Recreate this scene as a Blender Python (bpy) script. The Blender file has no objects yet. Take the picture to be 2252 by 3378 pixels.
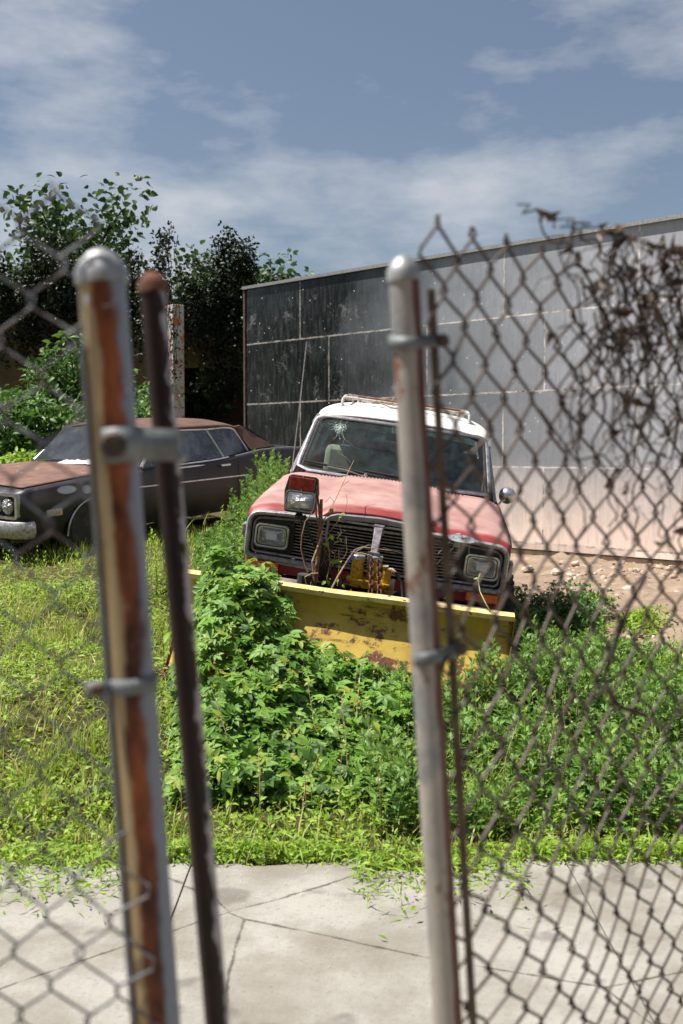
import bpy, math, random
import numpy as np
from mathutils import Vector, Matrix, Euler
random.seed(7); rng = np.random.default_rng(7)
C = bpy.context.scene
COL = C.collection
R_ = math.radians

# ---------------------------------------------------------------- camera
F = 3590.0                      # focal length in pixels of the 2252x3378 photograph
PITCH = math.atan(199 / F)
CAMZ = 1.67
cd = bpy.data.cameras.new('camera'); cam = bpy.data.objects.new('camera', cd); COL.objects.link(cam)
cam.location = (0, 0, CAMZ); cam.rotation_euler = (math.pi / 2 - PITCH, 0, 0)
cd.sensor_fit = 'VERTICAL'; cd.sensor_height = 36; cd.lens = F / 3378 * 36
cd.clip_start = 0.05; cd.clip_end = 2000
cd.dof.use_dof = True; cd.dof.focus_distance = 8.0; cd.dof.aperture_fstop = 4.0; cd.dof.aperture_blades = 7
C.camera = cam
# ---------------------------------------------------------------- world and sun
SUN = Vector((-0.45, 0.01, 0.89)).normalized()
w = bpy.data.worlds.new('World'); C.world = w; w.use_nodes = True
nt = w.node_tree; bg = nt.nodes['Background']
sky = nt.nodes.new('ShaderNodeTexSky'); sky.sky_type = 'NISHITA'; sky.sun_disc = False
sky.sun_elevation = math.asin(SUN.z); sky.sun_rotation = math.atan2(SUN.x, SUN.y)
sky.air_density = 1.0; sky.dust_density = 1.5; sky.ozone_density = 1.0
tc = nt.nodes.new('ShaderNodeTexCoord'); mp = nt.nodes.new('ShaderNodeMapping'); mp.inputs['Scale'].default_value = (1.6, 1.6, 4.2)
nz = nt.nodes.new('ShaderNodeTexNoise'); nz.inputs['Scale'].default_value = 1.7; nz.inputs['Detail'].default_value = 7; nz.inputs['Roughness'].default_value = .58
cr = nt.nodes.new('ShaderNodeValToRGB'); cr.color_ramp.elements[0].position = .47; cr.color_ramp.elements[1].position = .70
cr.color_ramp.elements[0].color = (.06, .06, .06, 1); cr.color_ramp.elements[1].color = (.85, .85, .85, 1)
mx = nt.nodes.new('ShaderNodeMixRGB'); mx.inputs[2].default_value = (9.0, 9.1, 9.3, 1)
nt.links.new(tc.outputs['Generated'], mp.inputs[0]); nt.links.new(mp.outputs[0], nz.inputs[0]); nt.links.new(nz.outputs[0], cr.inputs[0])
nt.links.new(cr.outputs[0], mx.inputs[0]); nt.links.new(sky.outputs[0], mx.inputs[1]); nt.links.new(mx.outputs[0], bg.inputs[0])
bg.inputs[1].default_value = 0.05
sd = bpy.data.lights.new('sun', 'SUN'); sun = bpy.data.objects.new('sun', sd); COL.objects.link(sun)
sd.energy = 5.0; sd.angle = R_(0.55); sd.color = (1, .95, .87)
sun.rotation_euler = SUN.to_track_quat('Z', 'Y').to_euler(); sun.location = (0, 0, 30)
C.view_settings.view_transform = 'Standard'; C.view_settings.look = 'None'; C.view_settings.gamma = 1
C.view_settings.exposure = 0.78
C.render.engine = 'CYCLES'
C.cycles.max_bounces = 7; C.cycles.transparent_max_bounces = 12; C.cycles.use_denoising = True

# ---------------------------------------------------------------- helpers
def ray(px, py):
    return Vector((0, math.cos(PITCH), -math.sin(PITCH))) + Vector((1, 0, 0)) * ((px - 1126) / F) + Vector((0, math.sin(PITCH), math.cos(PITCH))) * ((1689 - py) / F)
def at(px, py, d):
    r = ray(px, py); return Vector((0, 0, CAMZ)) + r * (d / r.y)

def ss(a, b, x):
    t = np.clip((x - a) / (b - a), 0, 1); return t * t * (3 - 2 * t)

class MB:
    def __init__(s): s.v = []; s.f = []
    def add(s, vs, fs):
        o = len(s.v); s.v += [tuple(p) for p in vs]; s.f += [tuple(o + i for i in f) for f in fs]; return s
    def box(s, c, d, rot=None):
        hx, hy, hz = d[0] / 2, d[1] / 2, d[2] / 2
        vs = [Vector((x, y, z)) for x in (-hx, hx) for y in (-hy, hy) for z in (-hz, hz)]
        m = Euler(rot).to_matrix() if rot else Matrix.Identity(3)
        vs = [m @ p + Vector(c) for p in vs]
        return s.add(vs, [(0, 1, 3, 2), (4, 6, 7, 5), (0, 4, 5, 1), (2, 3, 7, 6), (0, 2, 6, 4), (1, 5, 7, 3)])
    def tube(s, pts, r, n=8, cap=True, flat=None, up=None, closed=False):
        P = [Vector(p) for p in pts]; N = len(P); rs = r if hasattr(r, '__len__') else [r] * N
        vs = []; ref = Vector(up) if up else None
        for i in range(N):
            a = P[i - 1] if (i > 0 or closed) else P[i]; b = P[(i + 1) % N] if (i < N - 1 or closed) else P[i]
            t = (b - a).normalized()
            if up: u = ref
            else:
                if ref is None: ref = Vector((0, 0, 1)) if abs(t.z) < .9 else Vector((1, 0, 0))
                u = ref
            x = t.cross(u)
            if x.length < 1e-6: x = t.orthogonal()
            x.normalize(); y = x.cross(t).normalized()
            if not up: ref = y
            fx, fy = flat if flat else (1, 1)
            for k in range(n):
                an = 2 * math.pi * (k + .5) / n
                vs.append(P[i] + x * (math.cos(an) * rs[i] * fx) + y * (math.sin(an) * rs[i] * fy))
        fs = []
        for i in range(N if closed else N - 1):
            j = (i + 1) % N
            for k in range(n): fs.append((i * n + k, i * n + (k + 1) % n, j * n + (k + 1) % n, j * n + k))
        if cap and not closed: fs.append(tuple(range(n))[::-1]); fs.append(tuple((N - 1) * n + k for k in range(n)))
        return s.add(vs, fs)
    def lathe(s, prof, c, axis=(0, 0, 1), n=24):
        ax = Vector(axis).normalized(); x = ax.orthogonal().normalized(); y = ax.cross(x)
        vs = []; fs = []
        for (r, h) in prof:
            for k in range(n):
                a = 2 * math.pi * k / n; vs.append(Vector(c) + ax * h + (x * math.cos(a) + y * math.sin(a)) * r)
        for i in range(len(prof) - 1):
            for k in range(n): fs.append((i * n + k, i * n + (k + 1) % n, (i + 1) * n + (k + 1) % n, (i + 1) * n + k))
        fs.append(tuple(range(n))[::-1]); fs.append(tuple((len(prof) - 1) * n + k for k in range(n)))
        return s.add(vs, fs)
    def grid(s, fn, us, vs_, flip=False):
        V = [fn(u, v) for u in us for v in vs_]; m = len(vs_); f = []
        for i in range(len(us) - 1):
            for j in range(m - 1):
                q = (i * m + j, i * m + j + 1, (i + 1) * m + j + 1, (i + 1) * m + j); f.append(q[::-1] if flip else q)
        return s.add(V, f)
    def ring(s, outer, inner, axis_off):
        # outer / inner: equal length point loops, extruded by vector axis_off
        n = len(outer); d = Vector(axis_off)
        V = [Vector(p) for p in outer] + [Vector(p) for p in inner]; V += [p + d for p in V]
        fs = []
        for i in range(n):
            j = (i + 1) % n
            fs += [(i, j, n + j, n + i), (2 * n + j, 2 * n + i, 3 * n + i, 3 * n + j), (i, 2 * n + i, 2 * n + j, j), (n + j, 3 * n + j, 3 * n + i, n + i)]
        return s.add(V, fs)
    def prism(s, pts, off):
        n = len(pts); V = [Vector(p) for p in pts]; V += [p + Vector(off) for p in V]
        fs = [tuple(range(n))[::-1], tuple(range(n, 2 * n))]
        for i in range(n): j = (i + 1) % n; fs.append((i, j, n + j, n + i))
        return s.add(V, fs)
    def build(s, name, mat, parent=None, smooth=False, bevel=0, solid=0, angle=40, subd=0):
        me = bpy.data.meshes.new(name); me.from_pydata(s.v, [], s.f); me.update(); me.validate()
        o = bpy.data.objects.new(name, me); COL.objects.link(o)
        if mat: me.materials.append(mat)
        if parent: o.parent = parent
        if solid:
            m = o.modifiers.new('s', 'SOLIDIFY'); m.thickness = solid; m.offset = -1
        if bevel:
            m = o.modifiers.new('b', 'BEVEL'); m.width = bevel; m.segments = 2; m.limit_method = 'ANGLE'; m.angle_limit = R_(30)
        if subd:
            m = o.modifiers.new('u', 'SUBSURF'); m.levels = subd; m.render_levels = subd
        if smooth:
            for p in me.polygons: p.use_smooth = True
            if hasattr(me, 'set_sharp_from_angle'): me.set_sharp_from_angle(angle=R_(angle))
        return o

def rrect(x0, x1, z0, z1, r, y, n=6):
    pts = []
    for cx, cz, a0 in ((x1 - r, z1 - r, 0), (x0 + r, z1 - r, 90), (x0 + r, z0 + r, 180), (x1 - r, z0 + r, 270)):
        for k in range(n + 1):
            a = R_(a0 + 90 * k / n); pts.append((cx + r * math.cos(a), y, cz + r * math.sin(a)))
    return pts

def tag(o, label, cat=None, group=None, kind=None):
    if label: o['label'] = label
    if cat: o['category'] = cat
    if group: o['group'] = group
    if kind: o['kind'] = kind
    return o
def empty(name, loc, rot=(0, 0, 0)):
    o = bpy.data.objects.new(name, None); COL.objects.link(o); o.location = loc; o.rotation_euler = rot; o.empty_display_size = .2
    return o

def fast_mesh(name, V, Fc, mat, parent=None, smooth=False):
    """V (n,3) float, Fc (m,k) int with k = 3 or 4"""
    V = np.asarray(V, np.float32); Fc = np.asarray(Fc, np.int32); m, k = Fc.shape
    me = bpy.data.meshes.new(name); me.vertices.add(len(V)); me.vertices.foreach_set('co', V.ravel())
    me.loops.add(m * k); me.loops.foreach_set('vertex_index', Fc.ravel())
    me.polygons.add(m); me.polygons.foreach_set('loop_start', np.arange(m, dtype=np.int32) * k)
    if smooth: me.polygons.foreach_set('use_smooth', np.ones(m, dtype=bool))
    me.update(calc_edges=True)
    o = bpy.data.objects.new(name, me); COL.objects.link(o); me.materials.append(mat)
    if parent: o.parent = parent
    return o

# ---------------------------------------------------------------- materials
def mat(name, col, rough=.6, metal=0., spec=.5, coat=0.):
    m = bpy.data.materials.new(name); m.use_nodes = True; b = m.node_tree.nodes['Principled BSDF']
    b.inputs['Base Color'].default_value = (*col, 1); b.inputs['Roughness'].default_value = rough
    b.inputs['Metallic'].default_value = metal; b.inputs['Specular IOR Level'].default_value = spec; b.inputs['Coat Weight'].default_value = coat
    return m
class N:
    """tiny node helper"""
    def __init__(s, m): s.t = m.node_tree; s.b = s.t.nodes.get('Principled BSDF'); s.m = m
    def n(s, typ, **kw):
        x = s.t.nodes.new('ShaderNode' + typ)
        for k, v in kw.items():
            if k in x.inputs: x.inputs[k].default_value = v
            else: setattr(x, k, v)
        return x
    def l(s, a, b): s.t.links.new(a, b)
    def obj(s): 
        if not hasattr(s, 'tc'): s.tc = s.n('TexCoord')
        return s.tc.outputs['Object']
    def noise(s, scale, detail=4, rough=.55, vec=None, stretch=None):
        v = vec or s.obj()
        if stretch: mp = s.n('Mapping'); mp.inputs['Scale'].default_value = stretch; s.l(v, mp.inputs[0]); v = mp.outputs[0]
        x = s.n('TexNoise'); x.inputs['Scale'].default_value = scale; x.inputs['Detail'].default_value = detail; x.inputs['Roughness'].default_value = rough
        s.l(v, x.inputs['Vector']); return x.outputs[0]
    def ramp(s, val, p0, p1, c0=(0, 0, 0), c1=(1, 1, 1)):
        r = s.n('ValToRGB'); e = r.color_ramp.elements; e[0].position = p0; e[1].position = p1; e[0].color = (*c0, 1); e[1].color = (*c1, 1)
        s.l(val, r.inputs[0]); return r.outputs[0]
    def mix(s, f, a, b, mode='MIX'):
        x = s.n('MixRGB'); x.blend_type = mode
        for i, q in ((0, f), (1, a), (2, b)):
            if hasattr(q, 'links') or hasattr(q, 'is_linked'): s.l(q, x.inputs[i])
            elif isinstance(q, tuple): x.inputs[i].default_value = (*q, 1)
            else: x.inputs[i].default_value = q
        return x.outputs[0]
    def math(s, op, a, b=None, clamp=False):
        x = s.n('Math'); x.operation = op; x.use_clamp = clamp
        for i, q in enumerate((a, b)):
            if q is None: continue
            if hasattr(q, 'is_linked'): s.l(q, x.inputs[i])
            else: x.inputs[i].default_value = q
        return x.outputs[0]
    def sep(s, v=None):
        x = s.n('SeparateXYZ'); s.l(v or s.obj(), x.inputs[0]); return x.outputs
    def bump(s, h, st=.3, d=.01):
        x = s.n('Bump'); x.inputs['Strength'].default_value = st; x.inputs['Distance'].default_value = d; s.l(h, x.inputs['Height']); s.l(x.outputs[0], s.b.inputs['Normal'])
    def col(s, c): s.l(c, s.b.inputs['Base Color'])
    def rough(s, c): s.l(c, s.b.inputs['Roughness'])

def worn(name, base, second, scale=6, p=(.45, .6), rough=.6, metal=0, bump=.15, speck=None, det=6, stretch=None, spec=.5):
    m = mat(name, base, rough, metal, spec); n = N(m)
    f = n.ramp(n.noise(scale, det, .62, stretch=stretch), *p)
    c = n.mix(f, base, second)
    if speck: c = n.mix(n.ramp(n.noise(speck[0], 3, .6), speck[1], speck[1] + .04), c, speck[2])
    n.col(c); n.bump(n.noise(scale * 8, 4), bump, .004)
    return m
def leafmat(name, cols, trans=.35, rough=.5, spec=.35):
    m = mat(name, cols[0], rough, 0, spec); n = N(m)
    g = n.n('NewGeometry'); r = n.n('ValToRGB'); e = r.color_ramp.elements
    e[0].color = (*cols[0], 1); e[1].color = (*cols[-1], 1)
    for i, c in enumerate(cols[1:-1]):
        q = e.new((i + 1) / (len(cols) - 1)); q.color = (*c, 1)
    n.l(g.outputs['Random Per Island'], r.inputs[0]); n.col(r.outputs[0])
    tr = n.n('BsdfTranslucent'); mx = n.n('MixShader'); mx.inputs[0].default_value = trans
    hs = n.n('HueSaturation'); hs.inputs['Value'].default_value = 1.35; hs.inputs['Hue'].default_value = .485; n.l(r.outputs[0], hs.inputs['Color']); n.l(hs.outputs[0], tr.inputs[0])
    out = n.t.nodes['Material Output']; n.l(n.b.outputs[0], mx.inputs[1]); n.l(tr.outputs[0], mx.inputs[2]); n.l(mx.outputs[0], out.inputs[0])
    return m
def glassmat(name, tint, dirt_sheen=.12, dcol=(.35, .37, .33), dscale=9, gloss=1.0):
    m = mat(name, dcol, .9); n = N(m); out = n.t.nodes['Material Output']
    tr = n.n('BsdfTransparent'); tr.inputs[0].default_value = (*tint, 1)
    gl = n.n('BsdfGlossy'); gl.inputs['Roughness'].default_value = .04; gl.inputs[0].default_value = (gloss, gloss, gloss, 1)
    fr = n.n('Fresnel'); fr.inputs[0].default_value = 1.5
    m1 = n.n('MixShader'); n.l(fr.outputs[0], m1.inputs[0]); n.l(tr.outputs[0], m1.inputs[1]); n.l(gl.outputs[0], m1.inputs[2])
    f = n.math('MULTIPLY', n.ramp(n.noise(dscale, 8, .7), .35, .75), dirt_sheen * 2.2)
    m2 = n.n('MixShader'); n.l(f, m2.inputs[0]); n.l(m1.outputs[0], m2.inputs[1]); n.l(n.b.outputs[0], m2.inputs[2]); n.l(m2.outputs[0], out.inputs[0])
    return m

M = {}
M['chrome'] = worn('chrome', (.62, .62, .66), (.30, .28, .27), 25, (.5, .75), .28, .85, .05)
M['trim'] = worn('dull_trim', (.42, .41, .43), (.17, .155, .14), 30, (.45, .7), .42, .5, .1)
M['grille'] = worn('grille_metal', (.42, .39, .35), (.12, .10, .085), 30, (.45, .68), .5, .25, .1)
M['header'] = worn('header_metal', (.27, .27, .30), (.17, .15, .14), 14, (.45, .7), .5, .35, .1)
M['black'] = worn('black_paint', (.010, .010, .010), (.035, .025, .018), 20, (.5, .75), .55, 0, .1)
M['void'] = mat('dark_recess', (.008, .008, .008), .9)
M['rubber'] = worn('rubber', (.03, .028, .026), (.07, .06, .05), 18, (.5, .7), .85, 0, .3)
M['white'] = worn('roof_white', (.74, .72, .68), (.60, .57, .51), 5, (.5, .75), .5, 0, .06, speck=(38, .66, (.30, .22, .16)))
M['rust'] = worn('rust', (.17, .055, .022), (.07, .028, .016), 22, (.4, .6), .85, 0, .4)
M['rustgrey'] = worn('rusty_steel', (.20, .085, .045), (.26, .22, .20), 16, (.5, .62), .75, .1, .3)
M['orange'] = worn('amber_lens', (.85, .20, .04), (.60, .12, .03), 40, (.4, .6), .3, 0, .2)
M['redlens'] = worn('red_lens', (.26, .025, .012), (.15, .012, .01), 30, (.4, .6), .25, 0, .15)
M['tan'] = worn('tan_cloth', (.30, .21, .11), (.22, .155, .08), 20, (.4, .6), .9, 0, .2)
M['cream'] = worn('dusty_vinyl', (.34, .29, .21), (.22, .18, .13), 9, (.4, .6), .8, 0, .2)
M['darkint'] = mat('dark_interior', (.03, .035, .035), .8)
M['yellowp'] = worn('yellow_pump_paint', (.50, .29, .012), (.18, .07, .02), 26, (.50, .60), .45, 0, .25)
M['galv'] = worn('galvanised', (.36, .37, .38), (.24, .24, .24), 30, (.4, .65), .5, .5, .15)
M['dullzinc'] = worn('dull_zinc', (.17, .19, .20), (.11, .11, .11), 30, (.4, .65), .6, .3, .15)
M['darkbolt'] = worn('dark_bolt', (.05, .035, .03), (.09, .05, .03), 40)
M['blue'] = mat('blue_tape', (.02, .10, .55), .5)
M['glass'] = glassmat('windscreen_glass', (.60, .78, .76), .05, (.22, .33, .35), 7)  # film tinted blue, painting reflected sky into the dusty glass
M['sideglass'] = glassmat('side_glass', (.40, .47, .50), .20, (.22, .26, .28), 4)
M['coupeglass'] = glassmat('coupe_glass_sheen', (.40, .47, .50), .42, (.26, .31, .36), 3)  # pale bluish film paints in the light reflected by the coupe's windows
M['clearside'] = glassmat('clear_side_glass', (.80, .86, .84), .05, (.22, .26, .28), 4)
M['crack'] = mat('crack_glass', (.34, .42, .40), .4)
M['seamrubber'] = M['rubber']

# red paint: chalky and faded on the broad upper panel, deeper red towards the front edge
def redpaint():
    m = mat('faded_red_paint', (.4, .08, .07), .5); n = N(m); s = n.sep()
    lip = n.math('MULTIPLY', n.math('ADD', n.math('SUBTRACT', s[1], .03), n.math('MULTIPLY', n.math('SUBTRACT', n.noise(9, 5), .5), .05)), 16.0, True)  # 0 at lip -> 1 behind
    fade = n.math('MULTIPLY', lip, n.ramp(s[2], .30, .95), True)
    base = n.mix(n.ramp(n.noise(3, 7, .65), .35, .7), (.33, .17, .15), (.45, .29, .26))
    c = n.mix(fade, (.24, .022, .022), base)
    c = n.mix(n.math('MULTIPLY', n.ramp(n.noise(7, 9, .78, stretch=(.5, 2.2, 1)), .54, .68), .5), c, (.27, .16, .13))
    c = n.mix(n.ramp(n.noise(60, 3, .6), .68, .72), c, (.20, .06, .05))
    n.col(c); n.rough(n.ramp(n.noise(6, 5), .3, .7, (.42, .42, .42), (.68, .68, .68))); n.bump(n.noise(40, 4), .08, .003)
    return m
M['red'] = redpaint()
def lensmat():
    m = mat('headlamp_glass', (.75, .78, .80), .22, .8, 1.0); n = N(m)
    wv = n.n('TexWave'); wv.wave_type = 'BANDS'; wv.bands_direction = 'X'; wv.inputs['Scale'].default_value = 60; wv.inputs['Distortion'].default_value = .4
    n.l(n.obj(), wv.inputs[0])
    vn = n.n('TexVoronoi'); vn.inputs['Scale'].default_value = 26; n.l(n.obj(), vn.inputs[0])
    n.col(n.ramp(vn.outputs['Distance'], .15, .7, (.92, .94, 1.0), (.55, .56, .56)))
    n.bump(n.math('ADD', wv.outputs[1], n.math('MULTIPLY', vn.outputs['Distance'], 3.0)), .9, .012)
    return m
M['lens'] = lensmat()
M['reflector'] = mat('reflector', (.62, .66, .74), .3, .0)
def yellowblade():
    m = mat('plow_yellow', (.5, .3, .02), .55); n = N(m); s = n.sep()
    low = n.ramp(s[2], .05, .50)      # more rust near the bottom edge
    r1 = n.noise(9, 9, .68); r2 = n.noise(3.3, 6, .6)
    thr = n.math('SUBTRACT', n.math('ADD', r1, n.math('MULTIPLY', r2, .55)), n.math('MULTIPLY', low, .17))
    thr = n.math('ADD', thr, n.math('MULTIPLY', n.math('SUBTRACT', n.noise(55, 5, .75), .5), .10)); rmask = n.ramp(thr, .70, .77)
    y = n.mix(n.ramp(n.noise(5, 6), .35, .7), (.60, .41, .07), (.46, .30, .04))
    scr = n.ramp(n.noise(5, 8, .75, stretch=(.6, 1, 5)), .575, .63)
    y = n.mix(n.math('MULTIPLY', scr, .8), y, (.09, .045, .02)); y = n.mix(n.math('MULTIPLY', n.ramp(n.noise(2.2, 9, .8), .48, .66), .45), y, (.17, .12, .045))
    n.col(n.mix(rmask, y, n.mix(n.ramp(n.noise(40, 4), .4, .6), (.17, .05, .018), (.07, .028, .014)))); n.bump(n.math('ADD', r1, rmask), .25, .006)
    return m
M['blade'] = yellowblade()
M['lip'] = worn('cream_yellow_lip', (.76, .60, .30), (.62, .42, .14), 12, (.4, .62), .5, 0, .2, speck=(22, .62, (.16, .06, .03)))

# ---------------------------------------------------------------- terrain
def gz(x, y):
    x = np.asarray(x, float); y = np.asarray(y, float)
    base = .17 - .13 * np.clip(x, -1.0, 1.9) + .085 * np.clip(y - 7.5, 0, 5.0) * (1 - ss(.8, 2.4, x))
    right = ss(2.2, 4.2, x) * .06 + ss(13, 16.5, y) * ss(1.0, 3.0, x) * .06
    z = (base + right) * ss(4.2, 6.4, y)
    far = ss(30, 60, y); z = z * (1 - far) + .3 * far
    return z
def gb(x, y):
    return gz(x, y) + .025 * np.sin(x * 2.3 + 1.3 * np.sin(y * 1.7)) * ss(4.8, 6, y) + .015 * np.sin(x * 5.1 + y * 4.3) * ss(4.8, 6, y)
def ground():
    xs = np.concatenate([np.linspace(-900, -20, 12), np.linspace(-18, -8, 8), np.arange(-7.6, 7.61, .16), np.linspace(8, 18, 8), np.linspace(20, 900, 12)])
    ys = np.concatenate([np.linspace(-900, -10, 12), np.linspace(-8, 3, 8), np.arange(3.2, 24, .16), np.linspace(25, 60, 12), np.linspace(80, 1800, 12)])
    X, Y = np.meshgrid(xs, ys, indexing='ij'); Z = gb(X, Y)
    # crumbled heap of earth by the wall foot
    Z = Z + .10 * np.exp(-(((X - 4.0) / 1.2) ** 2 + ((Y - 12.0) / 1.5) ** 2)) + .02 * rng.standard_normal(X.shape) * ss(2.2, 3, X) * ss(8, 9, Y) * (1 - ss(20, 22, Y))
    V = np.stack([X, Y, Z], -1).reshape(-1, 3); m = len(ys)
    i, j = np.meshgrid(np.arange(len(xs) - 1), np.arange(m - 1), indexing='ij'); a = (i * m + j).ravel()
    m1 = mat('earth', (.3, .24, .17), .95, 0, .1); n = N(m1); s = n.sep()
    dry = n.mix(n.ramp(n.noise(3.0, 9, .7), .35, .65), (.36, .28, .21), (.22, .155, .11))
    dry = n.mix(n.ramp(n.noise(24, 6, .75), .58, .66), dry, (.50, .44, .37))
    dry = n.mix(n.ramp(n.noise(13, 6, .75), .60, .70), dry, (.10, .065, .045))
    moist = n.mix(n.ramp(n.noise(6, 8, .7), .35, .65), (.055, .05, .022), (.12, .11, .04))
    right = n.ramp(n.math('ADD', n.math('MULTIPLY', s[0], .25), n.math('MULTIPLY', n.noise(1.2, 4), .4)), .62, .80)
    n.col(n.mix(right, moist, dry)); n.bump(n.noise(30, 8, .75), .9, .03)
    o = fast_mesh('ground', V, np.stack([a, a + m, a + m + 1, a + 1], 1), m1, smooth=True); tag(o, None, kind='structure')
ground()
def apron():
    m1 = mat('old_concrete', (.6, .58, .54), .85, 0, .2); n = N(m1)
    c = n.mix(n.ramp(n.noise(2.2, 8, .65), .35, .65), (.33, .315, .285), (.23, .22, .195))
    c = n.mix(n.ramp(n.noise(60, 6, .75), .56, .66), c, (.20, .19, .17))
    c = n.mix(n.math('MULTIPLY', n.ramp(n.noise(1.1, 7, .7), .45, .62), .65), c, (.19, .165, .13))
    c = n.mix(n.math('MULTIPLY', n.ramp(n.noise(3.1, 3, .5), .60, .64), .5), c, (.10, .09, .08))
    dv = n.n('VectorMath'); dv.operation = 'MULTIPLY_ADD'; n.l(n.n('TexNoise', Scale=2.5, Detail=6.0).outputs['Color'], dv.inputs[0]); dv.inputs[1].default_value = (.5, .5, 0); n.l(n.obj(), dv.inputs[2])
    vo = n.n('TexVoronoi'); vo.feature = 'DISTANCE_TO_EDGE'; vo.inputs['Scale'].default_value = .75; n.l(dv.outputs[0], vo.inputs['Vector'])
    ck = n.ramp(n.math('ADD', vo.outputs['Distance'], n.math('MULTIPLY', n.noise(9, 6, .8), .022)), .010, .016, (1, 1, 1), (0, 0, 0)); c = n.mix(ck, c, (.045, .04, .03))
    n.col(c); n.bump(n.math('SUBTRACT', n.noise(70, 6, .7), ck), .5, .008)
    rows = ((-3.0, -1.5), (-1.5, 0), (0, 1.5), (1.5, 3.0))
    mb = MB()
    for x0 in np.arange(-8.1, 8, 1.5):
        for (y0, y1) in rows: mb.box((x0 + .75, (y0 + y1) / 2, -.022 + rng.uniform(-.003, .003)), (1.494, y1 - y0 - .006, .10))
    # last row: broken, wandering outer edge
    ex = np.arange(-8.1, 8.2, .06); ey = 4.30 + .05 * np.sin(ex * 2.1) + .03 * np.sin(ex * 7.3) + rng.normal(0, .012, len(ex)) - .16 * (np.sin(ex * 1.7 + 1) > .93)
    for x0 in np.arange(-8.1, 7.9, 1.5):
        k = (ex >= x0 + .02) & (ex <= x0 + 1.48); zt = .028 + rng.uniform(-.003, .003)
        mb.prism([(x0 + .003, 3.003, zt), (x0 + 1.497, 3.003, zt)] + [(a, b, zt - .004) for a, b in ([(x0 + 1.497, float(ey[k][-1]))] + list(zip(ex[k], ey[k]))[::-1] + [(x0 + .003, float(ey[k][0]))])], (0, 0, -.1))
    tag(mb.build('concrete_pavement', m1), None, kind='structure')
apron()

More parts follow.
